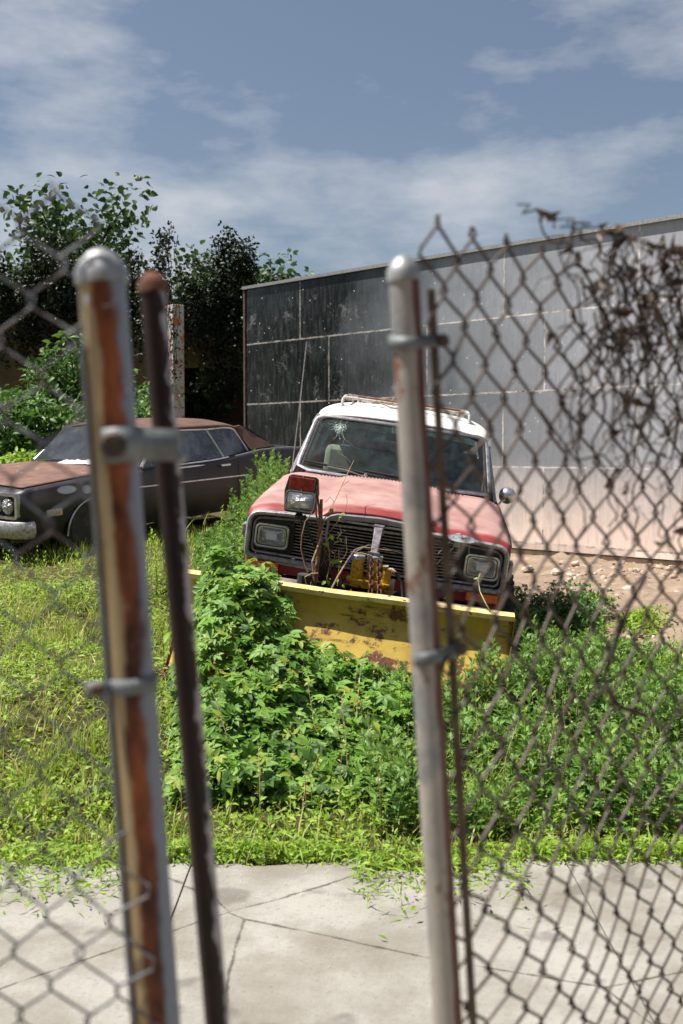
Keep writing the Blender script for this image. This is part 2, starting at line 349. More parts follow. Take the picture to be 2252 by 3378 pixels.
# ---------------------------------------------------------------- tar paper wall
WN = Vector((-.7071, -.7071, 0)); WD = Vector((.7071, -.7071, 0)); W0 = at(812, 1490, 22.5); W0.z = 0
def wall():
    L = 16.0; Z0 = .10; Z1 = 4.98
    root = empty('tar_paper_wall', W0, (0, 0, R_(-45)))
    tag(root, 'tall dark wall clad in tar paper sheets with pale torn seams behind the red car', 'wall')
    m1 = mat('tar_paper', (.03, .035, .035), .4, 0, .5); n = N(m1); s = n.sep()
    jig = n.math('MULTIPLY', n.math('SUBTRACT', n.noise(13, 7, .8), .5), .085)
    cv = n.n('CombineXYZ'); n.l(n.math('ADD', s[0], jig), cv.inputs[0]); n.l(n.math('ADD', n.math('SUBTRACT', s[2], 1.42), jig), cv.inputs[1])
    br = n.n('TexBrick'); n.l(cv.outputs[0], br.inputs[0]); br.offset = .328; br.offset_frequency = 2
    for k, v in (('Scale', 1), ('Mortar Size', .017), ('Mortar Smooth', .5), ('Brick Width', 2.44), ('Row Height', 1.22), ('Bias', 0)): br.inputs[k].default_value = v
    br.inputs['Color1'].default_value = (.8, .8, .8, 1); br.inputs['Color2'].default_value = (1.25, 1.25, 1.25, 1)
    seam = n.math('MULTIPLY', br.outputs['Fac'], n.ramp(n.noise(3.2, 9, .8), .36, .54), True)
    # glossy sheen painted into the felt colour: near black at left, paler to the right
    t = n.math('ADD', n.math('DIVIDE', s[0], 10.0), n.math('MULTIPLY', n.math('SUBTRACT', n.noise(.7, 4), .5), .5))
    sheen = n.ramp(t, .30, .74)
    seamcore = n.math('MULTIPLY', seam, n.math('ADD', n.math('MULTIPLY', sheen, .45), .45))
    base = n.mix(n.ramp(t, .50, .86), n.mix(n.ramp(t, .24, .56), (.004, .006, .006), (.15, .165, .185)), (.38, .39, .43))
    low_sheen = n.math('MULTIPLY', n.ramp(n.math('ADD', n.math('DIVIDE', s[2], 2.2), n.math('MULTIPLY', n.noise(1.1, 4), .25)), .25, .85, (1, 1, 1), (0, 0, 0)), sheen)
    base = n.mix(low_sheen, base, (.82, .66, .58))  # warm pale foot: reflected ground light painted into the colour
    base = n.mix(1.0, base, br.outputs['Color'], 'MULTIPLY')
    streak = n.ramp(n.noise(6, 6, .65, stretch=(2.2, 1, .35)), .46, .70)
    base = n.mix(n.math('MULTIPLY', streak, .30), base, (.13, .14, .14))
    sp = n.ramp(n.noise(15, 8, .8), .60, .67)
    base = n.mix(n.math('MULTIPLY', sp, .55), base, (.42, .42, .42))
    vd = n.n('TexVoronoi'); vd.inputs['Scale'].default_value = 5.5; n.l(n.obj(), vd.inputs[0])
    dots = n.ramp(vd.outputs['Distance'], .05, .09, (1, 1, 1), (0, 0, 0))
    base = n.mix(n.math('MULTIPLY', dots, .8), base, (.7, .68, .64))
    scuff = n.ramp(n.noise(2.0, 9, .82), .555, .68)
    base = n.mix(n.math('MULTIPLY', scuff, .42), base, (.45, .45, .46))
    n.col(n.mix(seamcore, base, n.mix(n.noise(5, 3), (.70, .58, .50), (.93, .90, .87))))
    n.rough(n.ramp(n.noise(3, 6), .3, .7, (.20, .20, .20), (.36, .36, .36)))
    n.bump(n.math('ADD', n.noise(1.5, 3), n.math('MULTIPLY', n.noise(22, 6), .15)), .35, .03)
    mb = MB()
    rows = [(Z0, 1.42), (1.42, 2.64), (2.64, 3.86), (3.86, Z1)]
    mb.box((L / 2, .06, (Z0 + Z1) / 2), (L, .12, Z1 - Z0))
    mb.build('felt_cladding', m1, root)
    MB().box((L / 2, .10, -.25), (L, .16, .68)).build('concrete_footing', worn('footing', (.52, .42, .31), (.40, .31, .22), 5, (.4, .6), .9, 0, .3), root)
    MB().box((L / 2, .02, Z0 - .012), (L, .05, .02)).build('drip_strip', M['black'], root)
    MB().box((-.02, .05, (Z0 + Z1) / 2), (.05, .16, Z1 - Z0)).build('corner_batten', worn('batten', (.12, .075, .05), (.05, .04, .03), 20), root)
    MB().box((L / 2, .05, Z1 + .03), (L + .1, .22, .06)).build('coping', M['galv'], root)
    MB().box((L / 2, 2.2, Z1 / 2 - .2), (L, 4.0, Z1 - .4)).build('building_core', M['darkint'], root)
wall()

# ---------------------------------------------------------------- foliage templates
def leaflet(L, W, nseg=3, fold=.25, droop=.25):
    """pointed blade along +y, normal +z; verts, quads"""
    ys = np.linspace(0, 1, nseg + 1); V = []; Fq = []
    for t in ys:
        wd = W * (math.sin(math.pi * min(1, t ** .75 * .98 + .02)) ** .8) * .5
        z = -droop * L * t * t
        V += [(-wd, L * t, z + fold * wd), (0, L * t, z), (wd, L * t, z + fold * wd)]
    for i in range(nseg):
        a = 3 * i; Fq += [(a, a + 1, a + 4, a + 3), (a + 1, a + 2, a + 5, a + 4)]
    return np.array(V), np.array(Fq)
def merge(parts):
    Vs, Fs, o = [], [], 0
    for V, Fq in parts: Vs.append(V); Fs.append(Fq + o); o += len(V)
    return np.concatenate(Vs), np.concatenate(Fs)
def rotm(ax, a): return np.array(Matrix.Rotation(a, 3, ax))
def palmate(n=5, L=.065):
    ps = []
    for k in range(n):
        a = (k - (n - 1) / 2) * (R_(250) / n); l = L * (1 - .38 * abs(k - (n - 1) / 2) / ((n - 1) / 2)) * rng.uniform(.92, 1.08)
        V, Fq = leaflet(l, l * .46, 3, .35, rng.uniform(.05, .28)); ps.append((V @ rotm('Z', -a).T, Fq))
    V, Fq = merge(ps); V = weld_islands(V); return V, Fq
def weld_islands(V): return V
def lobed(L=.06):
    """mugwort-like pinnately cut leaf"""
    ps = [leaflet(L, L * .22, 3, .2, .3)]
    for t, s in ((.3, .55), (.5, .6), (.7, .45)):
        for sg in (-1, 1):
            V, Fq = leaflet(L * s, L * s * .32, 2, .2, .2); V = V @ rotm('Z', sg * -R_(42)).T + np.array([0, L * t, -.3 * L * t * t]); ps.append((V, Fq))
    return merge(ps)
def simple(L=.06, W=.025): return leaflet(L, W, 3, .3, .35)

def scatter(tmpls, P, Nrm, scale, yaw=None, connect=True):
    """instances of templates at P oriented with +z on Nrm; returns V,F"""
    P = np.asarray(P, float); n = len(P); Nrm = np.asarray(Nrm, float); Nrm = Nrm / np.linalg.norm(Nrm, axis=1, keepdims=True)
    yaw = rng.uniform(0, 2 * np.pi, n) if yaw is None else yaw
    ref = np.tile([0., 0., 1.], (n, 1)); ref[np.abs(Nrm[:, 2]) > .95] = [1., 0, 0]
    X = np.cross(ref, Nrm); X /= np.linalg.norm(X, axis=1, keepdims=True); Y = np.cross(Nrm, X)
    c, s = np.cos(yaw)[:, None], np.sin(yaw)[:, None]; X2 = X * c + Y * s; Y2 = -X * s + Y * c
    which = rng.integers(0, len(tmpls), n); Vs, Fs, o = [], [], 0
    for t, (V, Fq) in enumerate(tmpls):
        ix = np.where(which == t)[0]
        if not len(ix): continue
        W = (V[None, :, 0:1] * X2[ix][:, None] + V[None, :, 1:2] * Y2[ix][:, None] + V[None, :, 2:3] * Nrm[ix][:, None]) * np.asarray(scale)[ix][:, None, None] + P[ix][:, None]
        Vs.append(W.reshape(-1, 3)); Fs.append((Fq[None] + (np.arange(len(ix)) * len(V))[:, None, None]).reshape(-1, 4) + o); o += len(ix) * len(V)
    return np.concatenate(Vs), np.concatenate(Fs)

def upnorm(n, spread=.5, bias=(0, -.25, 1)):
    return rng.normal(0, spread, (n, 3)) + np.array(bias)

# palmate leaves share their base vertex so that one leaf is one mesh island
def palmate_w(n=5, L=.065):
    V, Fq = palmate(n, L); nseg = 3; per = 3 * (nseg + 1)
    for k in range(1, n):
        Fq = np.where(Fq == k * per + 1, 1, Fq)
    return V, Fq
PALM = [palmate_w(5), palmate_w(5), palmate_w(7), palmate_w(5), palmate_w(3)]
LOBE = [lobed(.06) for _ in range(3)]
SIMP = [simple(.06, .026), simple(.07, .022), simple(.05, .028)]
TINY = [leaflet(.03, .014, 2, .3, .2), leaflet(.035, .010, 2, .3, .3)]

M['creeper'] = leafmat('creeper_leaf', [(.035, .09, .015), (.085, .19, .022), (.15, .31, .035), (.22, .38, .065), (.12, .25, .035), (.30, .36, .06)], .32)
M['mug'] = leafmat('mugwort_leaf', [(.035, .09, .018), (.08, .17, .027), (.13, .27, .042), (.24, .38, .09), (.10, .22, .04), (.27, .34, .08)], .30)
M['weed'] = leafmat('weed_leaf', [(.14, .26, .02), (.22, .37, .03), (.33, .45, .06), (.15, .29, .03)], .35)
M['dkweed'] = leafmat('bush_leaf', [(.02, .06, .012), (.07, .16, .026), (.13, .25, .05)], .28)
M['grass'] = leafmat('grass_blade', [(.12, .23, .02), (.22, .34, .03), (.36, .42, .08), (.50, .45, .18)], .35)
M['straw'] = leafmat('straw', [(.55, .45, .24), (.68, .58, .34), (.34, .24, .13)], .2)
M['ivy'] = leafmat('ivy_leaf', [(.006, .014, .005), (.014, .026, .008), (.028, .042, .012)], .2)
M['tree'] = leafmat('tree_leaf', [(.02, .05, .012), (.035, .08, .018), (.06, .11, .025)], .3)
M['stem'] = worn('green_stem', (.10, .17, .04), (.18, .16, .07), 20)
M['twig'] = worn('dry_twig', (.20, .11, .06), (.10, .055, .035), 30, (.4, .6), .9)
M['darktwig'] = worn('dark_twig', (.035, .025, .02), (.10, .06, .04), 30, (.5, .7), .9)
M['paletwig'] = worn('pale_twig', (.42, .28, .16), (.26, .15, .09), 30, (.4, .6), .9)
M['bark'] = worn('bark', (.06, .045, .03), (.03, .022, .016), 12, (.4, .6), .95, 0, .8)

# ---------------------------------------------------------------- red car (local: x to the viewer's right, y to its rear, z up)
JR = (R_(5.698), R_(8.065), R_(-5.057)); JT = (.1316, 7.5142, .2187)
jeep = empty('parked_car', JT, JR)
tag(jeep, 'faded red off-road wagon with white roof and cracked windscreen, behind the yellow plow blade', 'car')
def hw(y):   # half width at belt
    return .905 - .045 * float(ss(.2, 1.3, y))
def hoodz(x, y):
    t = float(np.clip(y / 1.22, 0, 1)); ax = abs(x); k = t ** .85
    z = .985 + .012 * (1 - ax / .9) + .100 * k
    z += .040 * (1 - .45 * t) * float(1 - ss(.34, .42, ax))
    e = max(0, (ax / hw(y) - .80) / .20); z -= (.050 - .0 * t) * e * e
    if y < .08: z -= .036 * ((.08 - y) / .08) ** 2
    if ax < .40: z += .026 * (1 - (ax / .40) ** 2) * (1 - .7 * t)
    return z
def fender_x(z, y):
    w0 = hw(y) + .012
    if z < .75: w0 -= .05 * ((.75 - z) / .35) ** 2
    if y < .10: w0 -= .045 * ((.10 - y) / .10) ** 2
    if y > 4.5: w0 -= .08 * ((y - 4.5) / .15) ** 2
    return w0
def arch(y, centers=(.80, 3.56), r=.42, b=.40):
    z = b
    for c in centers:
        if abs(y - c) < r: z = max(z, .36 + math.sqrt(r * r - (y - c) ** 2) * .98)
    return z
def build_body():
    mb = MB()
    ys = sorted(set([round(v, 4) for v in list(np.linspace(0.0, .12, 6)) + list(np.linspace(.16, 4.5, 90)) + [4.56, 4.6, 4.65]]))
    def top(y): return (hoodz(hw(y), y) - .012) if y < 1.25 else 1.06 - .02 * (y - 1.25) / 3.4
    for s in (-1, 1):
        mb.grid(lambda y, v: (s * (fender_x(arch(y) + (top(y) - arch(y)) * v, y) - (.03 * max(0, (v - .9) / .1) if y > 1.25 else 0)), y, arch(y) + (top(y) - arch(y)) * v), ys, [0, .12, .3, .5, .7, .84, .92, 1.0], flip=(s > 0))
        # arch return lips and inner liners
        for c in (.80, 3.56):
            an = np.linspace(math.radians(6), math.pi - math.radians(6), 17)
            mb.grid(lambda a, d: (s * (.875 - d), c - .42 * math.cos(a), .36 + .412 * math.sin(a)), list(an), [-.012, .05, .45], flip=(s < 0))
    # front lower panel, cowl, tail
    mb.box((0, .02, .570), (1.72, .05, .085))
    mb.grid(lambda x, v: (x, 1.20 + v * .16, hoodz(x, 1.22) + .0 - .035 * v + (.004 if v == 0 else 0)), list(np.linspace(-.86, .86, 25)), [0, .5, 1.0], flip=True)
    mb.box((0, 4.62, .78), (1.66, .06, .54))
    mb.box((0, 2.6, .46), (1.66, 3.9, .06))
    mb.box((0, 1.26, .78), (1.68, .03, .52))
    mb.build('body', M['red'], jeep, smooth=True)
build_body()
MB().box((0, .10, .78), (1.62, .02, .30)).box((0, .3, .50), (1.5, .5, .02)).build('engine_bay_shield', M['void'], jeep)
def build_hood():
    mb = MB(); xs = list(np.linspace(-1, 1, 61)); ys = [0, .006, .015, .028, .045, .065, .085] + list(np.linspace(.12, 1.20, 22))
    mb.grid(lambda u, y: (u * hw(y), y - .012, hoodz(u * hw(y), y) + .004), xs, ys, flip=True)
    # front lip turning down, following the raised centre
    mb.grid(lambda u, v: (u * hw(0), -.012 + v * .010, hoodz(u * hw(0), 0) + .004 - v * .034), xs, [0, .5, 1.0])
    h = mb.build('hood', M['red'], jeep, smooth=True, solid=.012, angle=60)
    vb = MB()
    for x in np.arange(-.56, .57, .028):
        vb.box((x, 1.165, hoodz(x, 1.165) + .0045), (.012, .034, .004), (.06, 0, .25))
    vb.build('cowl_vent_slots', M['void'], h)
build_hood()
# roof
def roofz(x, y):
    zc = 1.565 + .085 * float(ss(1.60, 2.15, y)) - .068 * max(0, y - 2.15); a = min(1, abs(x) / .735)
    return zc - (.035 + .015 * float(ss(1.6, 2.2, y))) * a ** 2 - .075 * a ** 8
def roofw(y): return .715 + .02 * float(ss(1.6, 2.2, y)) - .03 * float(ss(4.0, 4.6, y))
MB().grid(lambda u, y: (u * roofw(y), y + .05 * (1 - abs(u)) * (-1 if y < 1.7 else 0), roofz(u * roofw(y), y)), list(np.linspace(-1, 1, 41)), [1.655, 1.67, 1.70, 1.76, 1.85, 1.95, 2.1, 2.3, 2.7, 3.2, 3.7, 4.1, 4.4, 4.55, 4.6], flip=True).build('roof', M['white'], jeep, smooth=True, solid=.018)
# windscreen
BL, BR_, TL, TR = Vector((-.775, 1.285, 1.100)), Vector((.775, 1.285, 1.100)), Vector((-.700, 1.665, 1.515)), Vector((.700, 1.665, 1.515))
def ws(u, v, off=0):
    p = (BL.lerp(BR_, u)).lerp(TL.lerp(TR, u), v); b = 1 - (2 * u - 1) ** 2
    return Vector((p.x, p.y - .075 * b - off * .74, p.z + .012 * b * (1 if v > .5 else 0) + off * .67))
wso = MB().grid(lambda u, v: ws(u, v), list(np.linspace(0.01, .99, 17)), list(np.linspace(.02, .98, 6)), flip=True).build('windscreen', M['glass'], jeep, smooth=True)
def frame_loop(r=.06, off=.006, inset=0.0):
    pts = []; n = 12; a = inset
    for k in range(n + 1): pts.append(ws(a + (1 - 2 * a) * (r * 1 + (1 - 2 * r) * k / n), a, off))
    for k in range(1, 4): t = k / 4; pts.append(ws(1 - a - r * (1 - math.sin(t * math.pi / 2)) * .4, a + r * (1 - math.cos(t * math.pi / 2)) * .4, off))
    for k in range(7): pts.append(ws(1 - a, r + (1 - 2.6 * r - r) * k / 6, off))
    for k in range(1, 6): t = k / 6; pts.append(ws(1 - a - r * (1 - math.cos(t * math.pi / 2)), 1 - a - 2.0 * r * (1 - math.sin(t * math.pi / 2)), off))
    for k in range(n + 1): pts.append(ws(1 - a - r - (1 - 2 * r - 2 * a) * k / n, 1 - a, off))
    for k in range(1, 6): t = k / 6; pts.append(ws(a + r * (1 - math.sin(t * math.pi / 2)), 1 - a - 2.0 * r * (1 - math.cos(t * math.pi / 2)), off))
    for k in range(7): pts.append(ws(a, 1 - 2.6 * r - (1 - 3.6 * r) * k / 6, off))
    return pts
wf = MB(); wf.tube(frame_loop(), .0155, 6, closed=True, up=(0, -.74, .67), flat=(1, .45)); wf.build('windscreen_trim', worn('window_trim', (.24, .24, .28), (.13, .125, .13), 25, (.4, .65), .4, .5), jeep, smooth=True)
MB().tube(frame_loop(inset=.020), .011, 6, closed=True, up=(0, -.74, .67), flat=(1, .4)).build('windscreen_gasket', M['rubber'], jeep, smooth=True)
# impact star: fine cracks in the glass
cb = MB(); cc = (.155, .80)
def crackpt(a, r, off=.004): return ws(cc[0] + r * math.cos(a) / 1.5, cc[1] + r * math.sin(a) / .56, off)
for k in range(34):
    a = k * 2 * math.pi / 34 + random.uniform(-.16, .16); L = random.choice([.03, .04, .05, .06, .08, .12]); pts = []
    if k in (25, 28, 29): L = .36 - .03 * (k - 25)
    if k in (6, 7): L = .09
    nseg = 7
    for i in range(nseg):
        rr = L * i / (nseg - 1); a += random.uniform(-.22, .22); u_ = cc[0] + rr * math.cos(a) / 1.5; v_ = cc[1] + rr * math.sin(a) / .56
        if .02 < u_ < .98 and .03 < v_ < .96: pts.append(ws(u_, v_, .004))
    if len(pts) > 1: cb.tube(pts, [.0016 * (1 - .6 * i / len(pts)) for i in range(len(pts))], 3)
for rr in (.012, .022, .034, .048):
    a0 = 0
    while a0 < 6.2:
        a1 = a0 + random.uniform(.3, .9)
        if random.random() < .75: cb.tube([crackpt(a0, rr), crackpt((a0 + a1) / 2, rr * random.uniform(.95, 1.15)), crackpt(a1, rr)], .0015, 3)
        a0 = a1
for i in range(60):
    a = random.uniform(0, 6.28); r0 = abs(random.gauss(0, .026)); p = crackpt(a, r0); q = crackpt(a + random.uniform(-1, 1) * .6, r0 + random.uniform(.002, .008)); cb.tube([p, q], .0024, 3)
cb.build('impact_crack', M['crack'], wso)
# pillars, side glass, gutters
def pill(mb, a, b, w_, d): mb.tube([a, b], 1, 4, flat=(w_, d), up=(1, 0, 0))
for s in (-1, 1):
    for (y0, y1, wd) in ((1.36, 1.72, .030), (2.42, 2.46, .035), (3.36, 3.38, .035), (4.50, 4.42, .06)):
        pb = MB(); pill(pb, (s * .832, y0 + (.03 if y0 < 2 else 0), 1.03), (s * .705, y1 + (.03 if y0 < 2 else 0), 1.51 - .062 * max(0, y1 - 2.15)), wd, .018); pb.build('door_pillar', M['trim'], jeep)
    for k, (ya, yb, yc, yd) in enumerate(((1.40, 2.40, 2.42, 1.74), (2.46, 3.34, 3.34, 2.50), (3.40, 4.46, 4.38, 3.42))):
        MB().add([(s * .838, ya, 1.04), (s * .838, yb, 1.04), (s * .715, yc, 1.52 - .062 * max(0, yc - 2.15)), (s * .715, yd, 1.52 - .062 * max(0, yd - 2.15))], [(0, 1, 2, 3)]).build('side_window', M['clearside'], jeep)
    MB().tube([(s * .735, y, roofz(.73, y) - .015) for y in (1.68, 1.9, 2.3, 3.2, 4.2, 4.55)], .012, 6).build('rain_gutter', M['chrome'], jeep)
    MB().box((s * .905, 2.0, .83), (.012, 2.2, .10)).box((s * .905, 3.0, .83), (.011, 2.8, .09)).build('side_moulding', M['trim'], jeep, bevel=.003)
    MB().box((s * .898, 1.62, .92), (.02, .14, .025)).build('door_handle', M['chrome'], jeep, bevel=.004)
    # small amber and silver marker that wraps the fender corner
    MB().box((s * .925, .07, .800), (.030, .10, .072)).build('side_marker', M['header'], jeep, bevel=.008)
tb = MB(); tb.box((0, 4.55, 1.06), (1.5, .04, .06)); pill(tb, (-.80, 4.56, 1.03), (-.70, 4.48, 1.385), .06, .03); pill(tb, (.80, 4.56, 1.03), (.70, 4.48, 1.385), .06, .03); tb.build('tailgate_frame', M['trim'], jeep)
MB().add([(-.74, 4.55, 1.09), (.74, 4.55, 1.09), (.66, 4.49, 1.37), (-.66, 4.49, 1.37)], [(0, 1, 2, 3)]).build('rear_window', glassmat('rear_glass', (.55, .66, .62), .35, (.45, .55, .50), 3), jeep)
# interior
db = MB(); db.box((0, 1.52, 1.00), (1.45, .26, .16)); db.build('dashboard', M['darkint'], jeep, bevel=.03)
lb = MB(); lb.grid(lambda u, v: (-.30 + .46 * u, 1.38 + .18 * v, 1.09 + .10 * math.sin(math.pi * u) * math.sin(math.pi * v) + .012 * math.sin(9 * u)), list(np.linspace(0, 1, 14)), list(np.linspace(0, 1, 6))); lb.build('dash_papers', M['cream'], jeep, smooth=True, solid=.01)
st = MB(); a_ = [((.35 + .19 * math.cos(t)), 1.70 + .07 * math.sin(t), 1.10 + .17 * math.sin(t)) for t in np.linspace(0, 2 * math.pi, 33)[:-1]]
st.tube(a_, .013, 8, closed=True); st.tube([(.16, 1.70, 1.10), (.54, 1.70, 1.10)], .014, 6); st.tube([(.35, 1.70, 1.10), (.35, 1.52, 1.0)], .03, 8); st.build('steering_wheel', M['black'], jeep, smooth=True)
for x in (-.36, .36):
    q = MB(); q.box((x, 2.32, .97), (.62, .15, .50), (-.18, 0, 0)); q.box((x, 2.10, .72), (.62, .52, .14)); q.build('front_seat', M['darkint'] if x > 0 else M['cream'], jeep, bevel=.05, smooth=True)
MB().box((0, 3.3, .90), (1.3, .15, .46), (-.15, 0, 0)).box((0, 3.05, .68), (1.3, .5, .14)).build('rear_seat', M['darkint'], jeep, bevel=.04, smooth=True)
for x, ln in ((-.375, .42), (.40, .36)):
    v = [(x - ln / 2, 0), (x + ln * .28, 0), (x + ln * .42, .035), (x + ln * .62, .075), (x - ln / 2, .105)]
    MB().prism([(a, 1.550 - .060 * (1 - (a / .7) ** 2) + .088 * (b / .105), 1.372 + b) for a, b in v], (0, .02, 0)).build('sun_visor', M['tan'] if x < 0 else M['darkint'], jeep, bevel=.004)
MB().box((.0, 1.72, 1.415), (.25, .02, .065)).tube([(0, 1.73, 1.44), (0, 1.70, 1.50)], .008, 6).build('rear_view_mirror', M['black'], jeep, bevel=.008)
MB().grid(lambda u, y: (u * (roofw(y) - .03), y, roofz(u * roofw(y), y) - .05), list(np.linspace(-1, 1, 13)), [1.75, 2.0, 2.6, 3.4, 4.4]).build('headlining', worn('headlining', (.20, .15, .09), (.13, .10, .07), 6), jeep, smooth=True)
# wipers
def wiper(pivot, knee, tip0, tip1):
    ob = MB(); ob.tube([pivot, Vector(pivot).lerp(Vector(knee), .5) + Vector((0, -.015, .012)), knee], [.011, .009, .006], 6, flat=(1, .7)); ob.lathe([(.018, 0), (.018, .02), (.010, .03)], pivot, (0, -.3, 1), 10)
    w_ = ob.build('wiper', M['chrome'], jeep, smooth=True)
    t0, t1 = Vector(tip0), Vector(tip1); MB().tube([t0, t0.lerp(t1, .5) + Vector((0, -.012, .006)), t1], [.006, .011, .006], 5, flat=(.8, 1.2)).build('wiper_blade', M['black'], w_)
wiper((-.215, 1.235, 1.118), (-.53, 1.262, 1.155), ws(.03, .13, .02), ws(.42, .045, .02))
wiper((.17, 1.235, 1.118), (.05, 1.24, 1.142), ws(.345, .115, .022), ws(.66, .045, .02))
# mirror on the viewer's right
mm = MB(); mm.lathe([(.002, -.055), (.042, -.045), (.064, -.015), (.070, .02), (.066, .03), (.002, .032)], (.925, 1.50, 1.092), (.25, .9, .25), 20); mo = mm.build('side_mirror', M['chrome'], jeep, smooth=True)
MB().tube([(.925, 1.47, 1.08), (.885, 1.45, 1.05), (.862, 1.45, 1.015)], .008, 7).lathe([(.02, 0), (.016, .012)], (.858, 1.45, 1.008), (.3, 0, 1), 10).build('mirror_stalk', M['chrome'], mo, smooth=True)
# antenna
MB().lathe([(.014, 0), (.010, .03), (.005, .04)], (-.80, 1.20, 1.045), (0, 0, 1), 10).tube([(-.80, 1.20, 1.08), (-.803, 1.205, 1.5), (-.813, 1.21, 2.10)], [.0046, .0042, .0036], 6).lathe([(.0045, 0), (.0045, .009)], (-.813, 1.21, 2.095), (0, 0, 1), 6).build('antenna', M['chrome'], jeep, smooth=True)
# roof rack
def rack():
    mt = worn('rack_metal', (.60, .58, .55), (.28, .15, .10), 14, (.52, .66), .45, .4, .1)
    mb = MB()
    for z_, ww in ((1.675, .525), (1.698, .525)):
        pass
    for s in (-1, 1):
        pts = [(s * .545, 1.98, roofz(.54, 2.0) + .0), (s * .543, 1.99, 1.655), (s * .525, 2.02, 1.682), (s * .50, 2.08, 1.687), (s * .47, 3.9, 1.575), (s * .47, 3.95, 1.53)]
        mb.tube(pts, .013, 8)
        for y in (2.5, 3.1, 3.6): mb.tube([(s * .495, y, 1.687 - .062 * (y - 2.08)), (s * .50, y, roofz(.5, y))], .010, 6)
        mb.lathe([(.028, 0), (.022, .012)], (s * .545, 1.98, roofz(.545, 2.0) - .004), (0, 0, 1), 10)
    mb.tube([(-.53, 2.0, 1.672), (.53, 2.0, 1.672)], .011, 8); 
    rk = mb.build('roof_rack', mt, jeep, smooth=True)
    for y in (2.75, 3.35, 3.92): MB().tube([(-.49, y, 1.690 - .062 * (y - 2.08)), (.49, y, 1.690 - .062 * (y - 2.08))], .012, 8).build('rack_crossbar', M['rustgrey'] if y < 3 else mt, rk, smooth=True)
    for x in np.linspace(-.4, .4, 7): MB().box((x, 3.0, roofz(x, 3.0) + .014), (.025, 1.7, .012), (-.068, 0, 0)).build('rack_slat', mt, rk)
    MB().tube([(-.30, 2.02, 1.650), (-.22, 1.98, 1.662), (-.12, 1.95, 1.640), (0, 1.96, 1.643), (.10, 2.0, 1.655)], .006, 6).build('strap_rope', M['paletwig'], rk, smooth=True)
rack()
